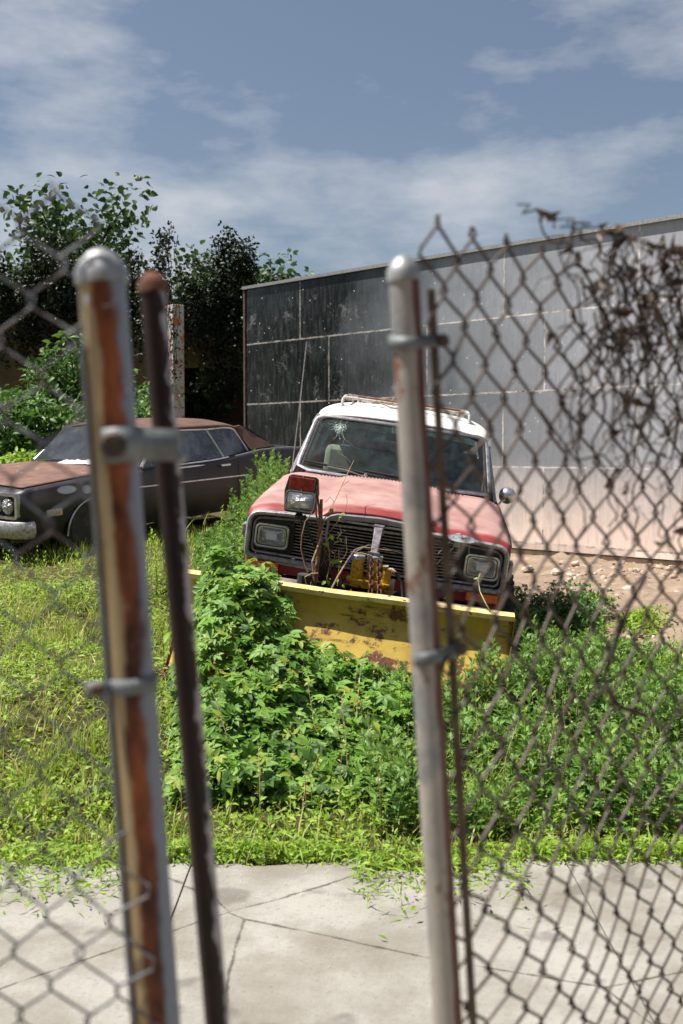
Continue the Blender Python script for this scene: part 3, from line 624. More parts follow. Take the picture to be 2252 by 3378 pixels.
# grille and lamps
def front():
    G = M['grille']
    # outer bezels, two of them, C-shaped towards the middle
    for s in (-1, 1):
        def P(x, z, y=-.012): return (s * x, y, z)
        def cpath(xo, zt, zb, xi, r, y):
            p = [P(xi, zt + .018, y), P(.60, zt + .012, y)]
            for k in range(7): a = R_(90 - 90 * k / 6); p.append(P(xo - r + r * math.cos(a), zt - r + r * math.sin(a), y))
            for k in range(7): a = R_(-90 * k / 6); p.append(P(xo - r * .6 + r * .6 * math.cos(a), zb + r * .6 + r * .6 * math.sin(a), y))
            p += [P(.60, zb - .004, y), P(xi + .02, zb - .008, y)]
            return p
        MB().tube(cpath(.888, .938, .628, .34, .075, -.012), .019, 8, up=(0, 1, 0), flat=(1, 1.5)).build('headlamp_bezel', M['trim'], jeep, smooth=True)
        MB().tube(cpath(.852, .903, .662, .34, .055, -.005), .0085, 6, up=(0, 1, 0), flat=(1, 2.0)).build('inner_bezel', M['trim'], jeep, smooth=True)
        cx, cz = s * .722 + (.006 if s > 0 else 0), .783
        HL = empty('headlight', (cx, 0, cz)); HL.parent = jeep
        o1, i1 = rrect(-.118, .118, -.084, .084, .035, -.03), rrect(-.104, .104, -.070, .070, .028, -.03)
        MB().ring(o1, i1, (0, .07, 0)).build('chrome_ring', M['chrome'], HL, smooth=True, bevel=.004)
        o2, i2 = rrect(-.098, .098, -.064, .064, .026, -.018), rrect(-.088, .088, -.055, .055, .022, -.018)
        MB().ring(o2, i2, (0, .06, 0)).build('inner_ring', M['chrome'], HL, smooth=True)
        rp = MB(); ou = rrect(-.094, .094, -.060, .060, .024, 0)
        L = []
        for sc, yy in ((1, -.012), (.92, -.020), (.7, -.029), (.4, -.034)): L += [(p[0] * sc, yy, p[2] * sc) for p in ou]
        n_ = len(ou); fs = [(i * n_ + k, i * n_ + (k + 1) % n_, (i + 1) * n_ + (k + 1) % n_, (i + 1) * n_ + k) for i in range(3) for k in range(n_)] + [tuple(3 * n_ + k for k in range(n_))]
        rp.add(L, fs); rp.build('lens', M['lens'], HL, smooth=True)
        MB().ring(rrect(-.038, .038, -.022, .022, .012, -.0365), rrect(-.034, .034, -.018, .018, .01, -.0365), (0, .004, 0)).add([(-.034, -.0355, -.018), (.034, -.0355, -.018), (.034, -.0355, .018), (-.034, -.0355, .018)], [(0, 1, 2, 3)]).build('bulb_window', M['reflector'], HL)
        # lamp bucket panel behind
        MB().ring(rrect(-.155, .150, -.118, .118, .03, .0), rrect(-.117, .117, -.083, .083, .034, .0), (0, .05, 0)).build('lamp_bucket', M['black'], HL)
        # turn signal
        MB().box((s * .757, -.016, .575), (.210, .05, .056)).build('turn_signal', M['orange'], jeep, bevel=.006)
    # slats
    for s in (-1, 1):
        mb = MB()
        for k in range(11):
            z = .680 + k * .0215
            if z > .915: continue
            pts = [(s * .588, .022, z), (s * .47, .018, z), (s * .385, -.012, z - .002), (s * .35, -.030, z - .004)]
            mb.tube(pts, .0065, 4, up=(0, 0, 1), flat=(1.6, .55))
        mb.build('grille_slats', G, jeep)
        mb = MB()
        for k in range(13):
            z = .665 + k * .0215
            mb.tube([(s * .335, -.020, z), (s * .02, -.026, z)], .0065, 4, up=(0, 0, 1), flat=(1.6, .5))
        mb.tube([(s * .335, -.026, .925), (s * .02, -.030, .932)], .009, 6)
        mb.build('centre_slats', G, jeep)
        MB().ring(rrect(*sorted((s * .352, s * .012)), .640, .972, .020, -.052), rrect(*sorted((s * .338, s * .026)), .654, .958, .014, -.052), (0, .05, 0)).build('centre_frame', M['trim'], jeep, smooth=True)
    # raised header
    pts = [(-.375, .945), (-.36, .968), (-.335, .990), (-.29, 1.006), (0, 1.022), (.29, 1.006), (.335, .990), (.36, .968), (.375, .945), (.30, .972), (0, .985), (-.30, .972)]
    MB().prism([(x, -.062, z) for x, z in pts[:9]] + [(x, -.062, z) for x, z in pts[9:]], (0, .075, 0)).build('grille_header', M['header'], jeep, bevel=.004)
    # lower valance and bumper
    for s in (-1, 1): MB().tube([(s * .88, 0, .612), (s * .60, -.012, .606), (s * .45, -.018, .600), (s * .36, -.05, .585)], .014, 6, up=(0, 1, 0), flat=(1.1, 1.2)).build('lower_trim', M['trim'], jeep, smooth=True)
    bb = MB(); bb.box((0, -.16, .475), (1.78, .10, .11)); bb.box((-.5, -.07, .475), (.08, .14, .06)); bb.box((.5, -.07, .475), (.08, .14, .06))
    bb.build('bumper', worn('bumper_paint', (.10, .085, .08), (.32, .26, .22), 9, (.4, .65), .7), jeep, bevel=.012)
front()
# wheels
def wheel(x, y, steer, side):
    W = empty('wheel', (x, y, .36), (0, 0, steer)); W.parent = jeep
    prof = [(.20, -.11), (.30, -.12), (.345, -.105), (.362, -.07), (.366, 0), (.362, .07), (.345, .105), (.30, .12), (.20, .11)]
    t = MB(); t.lathe(prof, (0, 0, 0), (1, 0, 0), 48)
    for k in range(44):
        a = 2 * math.pi * k / 44
        for q in (-1, 1):
            t.box((q * .055, math.cos(a + q * .035) * .370, math.sin(a + q * .035) * .370), (.085, .026, .016), (a + q * .035 + math.pi / 2, 0, .0))
    t.build('tyre', M['rubber'], W)
    MB().lathe([(.20, -.10), (.205, side * .05), (.17, side * .06), (.15, side * .03), (.06, side * .05), (.05, side * .09), (.002, side * .095)], (0, 0, 0), (1, 0, 0), 28).build('rim', M['trim'], W, smooth=True)
for x, y, a, s in ((-.80, .80, 0.28, -1), (.83, .78, .30, 1), (-.78, 3.56, 0, -1), (.78, 3.56, 0, 1)): wheel(x, y, a, s)

# ---------------------------------------------------------------- snow plow (same frame as the car it stands against)
plow = empty('snow_plow', JT, JR)
tag(plow, 'yellow snow plow blade with rust patches, lifting frame, pump and one plow lamp', 'snow plow')
def bl(v):  # blade section, v=0 top .. 1 bottom -> (y,z) offset
    a = v
    return (-.745 + .018 * math.sin(math.pi * min(a, .35) / .35) - .50 * max(0, a - .27) ** 1.15, .612 - .62 * a)
def bladepts(x, v):
    u = (x + 1.13) / 2.065; dz = .028 * u; y, z = bl(v)
    if v > .9: z += .02 * math.sin(x * 9) + .01 * math.sin(x * 23)
    return (x, y + .03 * u + .006 * math.sin(x * 4), z + dz)
MB().grid(bladepts, list(np.linspace(-1.13, .935, 60)), list(np.linspace(0, 1, 24)), flip=True).build('blade', M['blade'], plow, smooth=True, solid=-.006)
lp = MB()
def lipf(x, v):
    u = (x + 1.13) / 2.065; return (x, -.765 + .085 * v + .03 * u + .002 * math.sin(x * 13), .622 + .028 * u + .006 * (v > 0) + .003 * math.sin(x * 7))
lp.grid(lipf, list(np.linspace(-1.13, .935, 50)), [0, .5, 1], flip=True)
lp.grid(lambda x, v: (x, lipf(x, 0)[1] + .004 * v, lipf(x, 0)[2] - .030 * v), list(np.linspace(-1.13, .935, 50)), [0, 1])
lp.build('top_lip', M['lip'], plow, solid=.004)
EP = worn('end_plate', (.10, .06, .03), (.30, .18, .03), 12, (.45, .6), .8)
for x in (-1.132, .936): MB().prism([(x, bl(v)[0] - .012, bl(v)[1] + (.028 if x > 0 else 0)) for v in np.linspace(0, 1, 12)] + [(x, -.60, -.03), (x, -.56, .3), (x, -.62, .62)], (.008 if x > 0 else -.008, 0, 0)).build('end_plate', EP, plow)
rb = MB()
for x in np.linspace(-.95, .75, 6): rb.box((x, -.545, .30), (.012, .10, .56))
rb.box((-.1, -.52, .18), (1.9, .05, .05)); rb.build('back_ribs', M['rustgrey'], plow)
eg = MB(); eg.box((-.1, -1.10, -.02), (2.06, .014, .08), (-.7, 0, 0)); eg.build('cutting_edge', M['rust'], plow)
fb = MB()
fb.box((-.312, -.30, .70), (.055, .05, .34)); fb.box((.36, -.30, .70), (.055, .05, .34)); fb.box((.02, -.30, .56), (.80, .06, .06)); fb.box((.02, -.42, .50), (1.0, .05, .08))
fb.prism([(-.34, -.275, .62), (-.285, -.275, .62), (-.270, -.275, .86), (-.30, -.275, .90), (-.345, -.275, .80)], (0, -.06, 0))
fb.tube([(-.477, -.35, 1.02), (-.43, -.35, .90), (-.366, -.30, .79), (-.32, -.30, .66)], .011, 6)
fb.tube([(-.36, -.30, .79), (-.27, -.29, .70), (-.26, -.29, .58)], .013, 6)
fb.tube([(-.25, -.30, .80), (-.235, -.33, .66), (-.24, -.40, .56)], .009, 6)
fb.tube([(.557, -.35, 1.00), (.47, -.33, .88), (.40, -.30, .78)], .011, 6)
fb.build('mounting_frame', M['black'], plow, bevel=.004)
la = MB(); la.prism([(-.022, -.13, .985), (.036, -.13, .985), (.030, -.40, .855), (-.014, -.40, .855)], (0, .008, -.035)); la.box((.008, -.40, .80), (.075, .018, .11)); la.box((.008, -.12, .955), (.07, .06, .06))
la.build('lift_arm', worn('lift_arm', (.30, .27, .30), (.12, .10, .10), 20, (.4, .6), .4, .4), plow, bevel=.004)
def link_chain(p0, p1, n):
    c = MB(); p0, p1 = Vector(p0), Vector(p1); d = (p1 - p0) / n; L = d.length * .78
    for k in range(n):
        o = p0 + d * (k + .5); t = d.normalized(); s_ = Vector((1, 0, 0)) if k % 2 else Vector((0, -1, 0)); s_ = (s_ - t * s_.dot(t)).normalized(); s2 = t.cross(s_)
        s_ = s_ * math.cos(.5) + s2 * math.sin(.5)
        pts = [o + t * (math.cos(a) * L * .80) + s_ * (math.sin(a) * .0135) for a in np.linspace(0, 2 * math.pi, 13)[:-1]]
        c.tube(pts, .0055, 5, closed=True)
    c.build('chain', M['rust'], plow, smooth=True)
link_chain((.004, -.452, .818), (.030, -.585, .622), 8); link_chain((.045, -.445, .815), (.088, -.585, .626), 8)
def pump():
    Pp = empty('hydraulic_pump', (-.02, -.40, .70)); Pp.parent = plow
    for (x, y, z0, z1, r) in ((-.065, 0, -.03, .125, .041), (.045, .03, -.05, .13, .045)):
        MB().lathe([(r * .95, z0), (r, z0 + .01), (r, z1 - .03)], (x, y, 0), (0, 0, 1), 24).build('cylinder', M['yellowp'], Pp, smooth=True)
        MB().lathe([(r * 1.04, z1 - .03), (r * 1.04, z1 - .005), (r * .9, z1)], (x, y, 0), (0, 0, 1), 24).lathe([(.006, z1), (.006, z1 + .006)], (x, y, 0), (0, 0, 1), 8).build('cap', M['galv'], Pp, smooth=True)
    MB().lathe([(.03, -.06), (.032, .05), (.02, .055)], (.125, .0, 0), (.15, 0, 1), 16).build('solenoid', M['yellowp'], Pp, smooth=True)
    MB().box((.005, -.005, -.055), (.20, .10, .055)).box((-.105, -.01, -.04), (.04, .07, .035)).box((.12, -.02, -.06), (.08, .08, .05)).build('valve_block', M['yellowp'], Pp, bevel=.006)
    MB().box((.150, .02, -.075), (.075, .07, .12)).build('control_box', worn('box_paint', (.42, .38, .26), (.30, .20, .08), 12), Pp, bevel=.004)
    MB().tube([(.13, -.02, .06), (.16, -.03, .065), (.185, -.04, .05)], .011, 8).tube([(.10, -.02, .07), (.135, -.02, .075)], .012, 6).build('hose_fitting', worn('brass', (.35, .20, .08), (.5, .45, .4), 30), Pp, smooth=True)
    MB().tube([(.185, -.04, .05), (.23, -.05, 0), (.25, -.08, -.07), (.26, -.12, -.14)], .009, 7).tube([(-.10, .02, -.03), (-.15, .01, -.06), (-.16, -.02, -.13)], .008, 7).tube([(-.12, .10, .1), (-.02, .12, .17), (.08, .12, .165), (.3, .14, .13)], .008, 7).build('hose', M['black'], Pp, smooth=True)
pump()
def plowlamp():
    Lp = empty('plow_lamp', (-.510, -.35, 1.15), (R_(-6), 0, 0)); Lp.parent = plow
    out = [(-.098, -.105), (-.085, -.118), (.085, -.118), (.098, -.105), (.112, .02), (.095, .115), (.078, .128), (-.078, .128), (-.095, .115), (-.112, .02)]
    # housing: tapering backwards
    V = [(x, -.055, z) for x, z in out] + [(x * .98, .03, z * .98) for x, z in out] + [(x * .6, .10, z * .7) for x, z in out]; n_ = len(out)
    fs = [(i * n_ + k, i * n_ + (k + 1) % n_, (i + 1) * n_ + (k + 1) % n_, (i + 1) * n_ + k) for i in range(2) for k in range(n_)] + [tuple(range(2 * n_, 3 * n_)), tuple(range(n_))[::-1]]
    MB().add(V, fs).build('housing', M['black'], Lp, bevel=.006, smooth=True)
    MB().box((0, -.064, .073), (.168, .02, .084)).build('turn_lens', M['redlens'], Lp, bevel=.006)
    MB().ring(rrect(-.098, .098, -.104, .028, .026, -.075), rrect(-.090, .090, -.096, .020, .022, -.075), (0, .03, 0)).build('lamp_rim', M['galv'], Lp, smooth=True)
    ou = rrect(-.090, .090, -.096, .020, .022, 0); L = []
    for sc, yy in ((1, -.066), (.92, -.074), (.7, -.082), (.4, -.087)): L += [(p[0] * sc, yy, -.038 + (p[2] + .038) * sc) for p in ou]
    n_ = len(ou); fs = [(i * n_ + k, i * n_ + (k + 1) % n_, (i + 1) * n_ + (k + 1) % n_, (i + 1) * n_ + k) for i in range(3) for k in range(n_)] + [tuple(3 * n_ + k for k in range(n_))]
    MB().add(L, fs).build('lamp_lens', M['lens'], Lp, smooth=True)
    MB().lathe([(.005, 0), (.004, .006)], (0, -.075, .121), (0, -1, 0), 8).build('screw', M['galv'], Lp)
    MB().lathe([(.005, 0), (.004, .006)], (0, -.075, .032), (0, -1, 0), 8).build('screw', M['galv'], Lp)
    MB().lathe([(.03, 0), (.03, .02), (.018, .04)], (.0, .0, -.158), (0, 0, 1), 12).build('swivel_mount', M['black'], Lp)
plowlamp()
MB().lathe([(.088, 0), (.092, .008), (.03, .014), (.028, .024)], (.557, -.35, 1.010), (0, -.1, 1), 28).tube([(.53, -.35, .96), (.53, -.35, 1.01)], .022, 8).build('empty_lamp_bracket', M['galv'], plow, smooth=True)
MB().tube([(.50, -.36, 1.03), (.49, -.37, 1.0), (.42, -.36, .90)], .003, 5).tube([(.60, -.37, 1.04), (.61, -.38, .97), (.615, -.36, .92)], .003, 5).tube([(.56, -.36, 1.03), (.54, -.39, 1.055), (.50, -.37, 1.04)], .003, 5).build('loose_wire', M['galv'], plow)
MB().tube([(-.41, -.50, .56), (-.41, -.50, .665)], .045, 14).build('rubber_stop', M['rubber'], plow, bevel=.004)
MB().tube([(-.50, -.35, 1.0), (-.48, -.37, .93), (-.47, -.39, .86), (-.46, -.38, .80), (-.42, -.42, .70), (-.40, -.44, .66)], .006, 6).build('lamp_cable', M['black'], plow, smooth=True)
MB().tube([(-.134, -.45, .825), (-.128, -.455, .805), (-.150, -.46, .77)], .010, 7).build('blue_tape', M['blue'], plow, smooth=True)

# ---------------------------------------------------------------- dark coupe on the left (local: x to its rear, y away from us, z up)
PR = (R_(2.661), R_(-3.437), R_(55.44)); PT = (-3.1414, 10.69978, .49156)
coupe = empty('parked_car', PT, PR)
tag(coupe, 'dark grey two-door coupe with rusty hood and brown vinyl roof, left of the red wagon', 'car')
def coupe_mats():
    m = mat('dark_body', (.02, .02, .025), .42, .2, .5); n = N(m); s = n.sep()
    c = n.mix(n.ramp(n.noise(3, 6, .6), .35, .7), (.016, .016, .021), (.045, .04, .045))
    c = n.mix(n.ramp(n.noise(11, 8, .72), .66, .72), c, (.16, .07, .045))
    # pale filler patches on the front fender
    def patch(cx, cz, rx, rz):
        dx = n.math('DIVIDE', n.math('SUBTRACT', n.math('ADD', s[0], n.math('MULTIPLY', n.noise(9, 3), .06)), cx + .03), rx); dz = n.math('DIVIDE', n.math('SUBTRACT', s[2], cz), rz)
        return n.ramp(n.math('ADD', n.math('MULTIPLY', dx, dx), n.math('MULTIPLY', dz, dz)), .6, 1.0, (1, 1, 1), (0, 0, 0))
    c = n.mix(patch(.60, .755, .14, .045), c, (.36, .38, .46)); c = n.mix(patch(.86, .735, .08, .05), c, (.36, .38, .46))
    n.col(c); n.rough(n.ramp(n.noise(6, 5), .3, .7, (.34, .34, .34), (.55, .55, .55)))
    h = mat('rusty_hood', (.3, .13, .08), .75); n = N(h)
    c = n.mix(n.ramp(n.noise(4, 8, .68), .35, .65), (.19, .095, .068), (.105, .052, .038))
    c = n.mix(n.ramp(n.noise(7, 8, .75, stretch=(1, 2, 1)), .60, .66), c, (.42, .36, .32)); c = n.mix(n.ramp(n.noise(16, 6, .7), .63, .67), c, (.04, .035, .035))
    n.col(c); n.bump(n.noise(30, 6), .4, .006)
    v = mat('brown_vinyl', (.1, .05, .03), .7); n = N(v); s = n.sep()
    c = n.mix(n.ramp(n.noise(5, 7, .7), .4, .6), (.085, .04, .028), (.13, .065, .045))
    c = n.mix(n.math('MULTIPLY', n.ramp(s[2], 1.20, 1.32), n.ramp(n.noise(5, 5), .25, .55)), c, (.36, .20, .145))
    c = n.mix(n.ramp(n.noise(14, 5, .7), .66, .69), c, (.012, .01, .01))
    n.col(c); n.bump(n.noise(90, 4), .3, .003)
    return m, h, v
CM, HM, VM = coupe_mats()
W_ = 1.92
def zb(s): return float(np.interp(s, [0, .1, .9, 2.0, 2.9, 3.3, 3.8, 4.3, 4.8, 5.2], [.74, .80, .855, .885, .905, .935, .985, .985, .95, .88]))
def carch(s):
    z = .26
    for c in (.98, 3.95):
        if abs(s - c) < .40: z = max(z, .26 + math.sqrt(.40 ** 2 - (s - c) ** 2) * .93)
    return z
def sect(s):
    t = zb(s); b = carch(s); e = 0
    if s < .12: e = .10 * (1 - s / .12) ** 2
    if s > 5.05: e = .12 * ((s - 5.05) / .15) ** 2
    m = .58
    near = [(.09 + e, b), (.03 + e, max(b + .01, .42)), (.0 + e, max(b + .02, m)), (.0 + e, t - .16), (.012 + e, t - .10), (.03 + e, t - .03), (.06 + e, t - .006), (.10 + e, t), (.22, t + .004), (.6, t + .018), (.96, t + .022)]
    return near + [(W_ - y, z) for y, z in near[-2::-1]]
def build_coupe():
    S = [0, .02, .05, .12, .2, .3, .4, .5] + list(np.arange(.56, 1.42, .04)) + [1.5, 1.7, 1.9, 2.1, 2.3, 2.5, 2.7, 2.9, 3.1, 3.3, 3.45] + list(np.arange(3.53, 4.4, .04)) + [4.5, 4.7, 4.9, 5.05, 5.12, 5.18, 5.2]
    mb = MB(); secs = [sect(s) for s in S]; m = len(secs[0])
    mb.add([(s, y, z) for s, q in zip(S, secs) for y, z in q], [(i * m + j, (i + 1) * m + j, (i + 1) * m + j + 1, i * m + j + 1) for i in range(len(S) - 1) for j in range(m - 1)][::1])
    mb.add([(S[-1], y, z) for y, z in secs[-1]], [tuple(range(m))])
    mb.add([(.10, y, z) for y, z in [(.12, .3), (.12, .78), (1.8, .78), (1.8, .3)]], [(0, 1, 2, 3)])
    mb.build('body', CM, coupe, smooth=True, angle=35)
    MB().box((2.6, .96, .30), (4.9, 1.5, .04)).build('floor_pan', M['void'], coupe)
    # hood
    def hf(s, v): y = .10 + (W_ - .2) * v; z = zb(s) + .022 - .018 * abs(2 * v - 1) ** 2; return (s, y, z + .010 + .02 * math.exp(-((v - .5) / .12) ** 2))
    MB().grid(hf, list(np.linspace(.10, 1.62, 14)), list(np.linspace(0, 1, 21))).build('hood', HM, coupe, smooth=True, solid=-.01)
    bo = MB()
    for k in range(9):
        cx, cy = 1.50 + random.uniform(-.12, .20), .62 + random.uniform(-.42, .42); r = random.uniform(.05, .11); n_ = 10
        zc = zb(cx) + .036
        pts = [(cx + r * math.cos(a) * random.uniform(.8, 1.2), cy + 1.3 * r * math.sin(a) * random.uniform(.7, 1.3), zc + .012) for a in np.linspace(0, 2 * math.pi, n_ + 1)[:-1]]
        bo.add(pts + [(cx, cy, zc + .05)], [(i, (i + 1) % n_, n_) for i in range(n_)])
    tag(bo.build('crumpled_plastic', worn('pale_plastic', (.62, .58, .60), (.45, .42, .42), 15, (.4, .6), .5), coupe, smooth=True), 'crumpled pale plastic sheet stuck to the hood')
    # wheel arch trims and side trims
    for sgn, y in ((0, -.006), (1, W_ + .006)):
        for c in (.98, 3.95):
            MB().tube([(c - .405 * math.cos(a), y + (.02 if not sgn else -.02) * 0, .26 + .405 * .95 * math.sin(a)) for a in np.linspace(0.05, math.pi - .05, 22)], .009, 6).build('wheel_arch_trim', M['chrome'], coupe, smooth=True)
        MB().tube([(s, y, .70 - .004 * s) for s in np.linspace(1.45, 3.50, 8)], .008, 6, flat=(.8, 1.2)).build('body_side_trim', M['chrome'], coupe, smooth=True)
        MB().tube([(s, y + (.03 if not sgn else -.03), zb(s) + .004) for s in np.linspace(1.95, 3.15, 8)], .009, 6).build('belt_trim', M['chrome'], coupe, smooth=True)
        MB().tube([(2.18, y + .0, .858), (2.55, y, .862), (2.70, y + .004, .864)], [.012, .010, .002], 6).build('fender_spear', M['chrome'], coupe, smooth=True)
        MB().box((3.055, y - (.01 if not sgn else -.01), .838), (.17, .022, .026)).build('door_handle', M['chrome'], coupe, bevel=.006)
        MB().tube([(s, y + (.035 if not sgn else -.035), zb(s) - .004 + .002) for s in np.linspace(3.28, 4.8, 10)], .006, 6).build('hip_crease_trim', M['trim'], coupe, smooth=True)
        MB().add([(3.30, y - .002, .30), (3.31, y - .002, .30), (3.31, y - .002, .90), (3.30, y - .002, .90)], [(0, 1, 2, 3)]).build('door_gap', M['void'], coupe)
    # greenhouse: near side inset
    def gside(f):   # f(y) mirrored sides
        for sd in (0, 1): f((lambda y: y if sd == 0 else W_ - y))
    bel, rf = .075, .24
    pts = {'Ab': (1.72, .895), 'At': (2.14, 1.255), 'Dt': (2.99, 1.262), 'Db': (3.13, .925), 'Qt': (3.48, 1.258), 'Qb': (3.62, .975)}
    def side(Y):
        yb, yt = Y(bel), Y(rf)
        def p(k): s_, z = pts[k]; t = (z - .9) / .36; return (s_, yb + (yt - yb) * t, z)
        MB().add([p('Ab'), p('Db'), p('Dt'), p('At')], [(0, 1, 2, 3)]).build('door_window', M['coupeglass'], coupe)
        MB().add([p('Db'), p('Qb'), p('Qt'), p('Dt')], [(0, 1, 2, 3)]).build('quarter_window', M['coupeglass'], coupe)
        def bow(a): return [(x, y, z) for x, y, z in a]
        MB().tube([p('At'), (2.55, Y(rf + .002), 1.272), p('Dt'), (3.30, Y(rf), 1.270), (3.43, Y(rf), 1.262), (3.50, Y(rf - .01), 1.235), p('Qb')], .015, 6).build('window_surround', M['chrome'], coupe, smooth=True)
        MB().tube([p('Dt'), p('Db')], .013, 6).build('window_divider', M['chrome'], coupe, smooth=True)
        MB().tube([p('Ab'), p('At')], .022, 6).build('windscreen_pillar', M['trim'], coupe, smooth=True)
        # sail panel in vinyl
        sp = [(3.64, Y(bel), .985), (4.16, Y(bel + .03), 1.002), (3.98, Y(.16), 1.10), (3.78, Y(.22), 1.22), (3.66, Y(rf + .02), 1.285), (3.50, Y(rf), 1.275), (3.54, Y(rf - .02), 1.22)]
        MB().prism(sp, (0, .03 if Y(0) == 0 else -.03, 0)).build('sail_panel', VM, coupe, bevel=.006)
    gside(side)
    # roof
    def rfz(s, v):
        e = abs(2 * v - 1); return 1.375 - .075 * e ** 3 - .10 * max(0, (2.35 - s) / .35) ** 2 * .5 - .115 * max(0, (s - 3.2) / .55) ** 2 * .8
    def rff(s, v): ww = .225; return (s, ww + (W_ - 2 * ww) * v, rfz(s, v))
    MB().grid(rff, [2.05, 2.12, 2.2, 2.35, 2.6, 2.9, 3.2, 3.4, 3.55, 3.66, 3.74], list(np.linspace(0, 1, 25))).build('roof', VM, coupe, smooth=True, solid=-.02)
    MB().grid(lambda t, v: (1.70 + (2.08 - 1.70) * t, (.10 + (.235 - .10) * t) + (W_ - 2 * (.10 + .135 * t)) * v, .90 + (1.305 - .90) * t + .03 * (1 - (2 * v - 1) ** 2)), [0, .5, 1], list(np.linspace(0, 1, 15))).build('windscreen', glassmat('dusty_screen', (.30, .36, .34), .10, (.16, .20, .18), 5, .22), coupe, smooth=True)
    MB().grid(lambda t, v: (4.20 + (3.74 - 4.20) * t, (.12 + .11 * t) + (W_ - 2 * (.12 + .11 * t)) * v, .99 + .27 * t), [0, 1], list(np.linspace(0, 1, 9))).build('rear_window', M['coupeglass'], coupe, smooth=True)
    MB().box((2.5, .5, .82), (.16, .5, .46), (0, .2, 0)).box((2.5, 1.4, .82), (.16, .5, .46), (0, .2, 0)).box((3.45, .96, .80), (.2, 1.4, .4)).build('seats', M['cream'], coupe, bevel=.03)
    MB().box((1.95, .96, .82), (.25, 1.5, .14)).build('dashboard', M['darkint'], coupe, bevel=.03)
    mm = MB(); mm.lathe([(.002, -.03), (.04, -.025), (.052, .01), (.05, .02), (.002, .022)], (2.03, -.09, .965), (1, .2, 0), 16); mm.tube([(2.03, -.08, .95), (2.05, -.01, .89)], .008, 6); mm.build('side_mirror', M['chrome'], coupe, smooth=True)
    MB().box((.41, -.004, .540), (.20, .02, .068)).build('side_marker', worn('marker_frame', (.45, .42, .36), (.35, .3, .25), 20), coupe, bevel=.008)
    MB().box((.455, -.016, .540), (.08, .006, .034)).build('marker_lens', worn('marker_lens', (.45, .25, .06), (.6, .55, .45), 30), coupe)
    MB().box((.355, -.016, .540), (.08, .006, .034)).build('marker_reflector', M['chrome'], coupe)
    # bumper and front
    bp = MB(); path = [(.13, -.03, .40), (.08, -.035, .40), (.03, -.02, .40), (-.04, .10, .40), (-.07, .5, .40), (-.08, .96, .40), (-.07, 1.42, .40), (-.04, 1.82, .40), (.05, 1.94, .40), (.42, 1.955, .40)]
    bp.tube(path, .085, 10, up=(0, 0, 1), flat=(.28, 1.0)); bp.build('front_bumper', M['trim'], coupe, smooth=True)
    MB().tube([(5.0, -.03, .45), (5.18, -.01, .45), (5.26, .2, .45), (5.27, .96, .45), (5.26, 1.72, .45), (5.18, 1.93, .45)], .085, 10, up=(0, 0, 1), flat=(.28, 1.0)).build('rear_bumper', M['chrome'], coupe, smooth=True)
    MB().ring([(-.01, p[0], p[2]) for p in rrect(.06, 1.86, .50, .76, .04, 0)], [(-.01, p[0], p[2]) for p in rrect(.09, 1.83, .53, .73, .03, 0)], (.05, 0, 0)).build('grille_surround', M['chrome'], coupe, smooth=True)
    gb_ = MB()
    for k in range(6): gb_.box((.02, .96, .55 + k * .033), (.02, 1.1, .008))
    gb_.build('grille_slats', M['grille'], coupe)
    MB().box((.05, .96, .63), (.02, 1.7, .25)).build('grille_backing', M['void'], coupe)
    for y in (.19, .36, 1.56, 1.73): MB().lathe([(.075, 0), (.078, .02), (.066, .03), (.03, .045), (.002, .05)], (.0, y, .63), (-1, 0, 0), 20).build('headlight', M['lens'], coupe, smooth=True)
    for x, y, sd in ((.98, .16, -1), (.98, W_ - .16, 1), (3.95, .16, -1), (3.95, W_ - .16, 1)):
        Wd = empty('wheel', (x, y, .31)); Wd.parent = coupe
        MB().lathe([(.18, -.09), (.29, -.10), (.32, -.07), (.325, 0), (.32, .07), (.29, .10), (.18, .09)], (0, 0, 0), (0, 1, 0), 36).build('tyre', M['rubber'], Wd, smooth=True)
        MB().lathe([(.19, -.08), (.19, sd * .05), (.12, sd * .04), (.05, sd * .08), (.002, sd * .085)], (0, 0, 0), (0, 1, 0), 24).build('rim', M['trim'], Wd, smooth=True)
build_coupe()

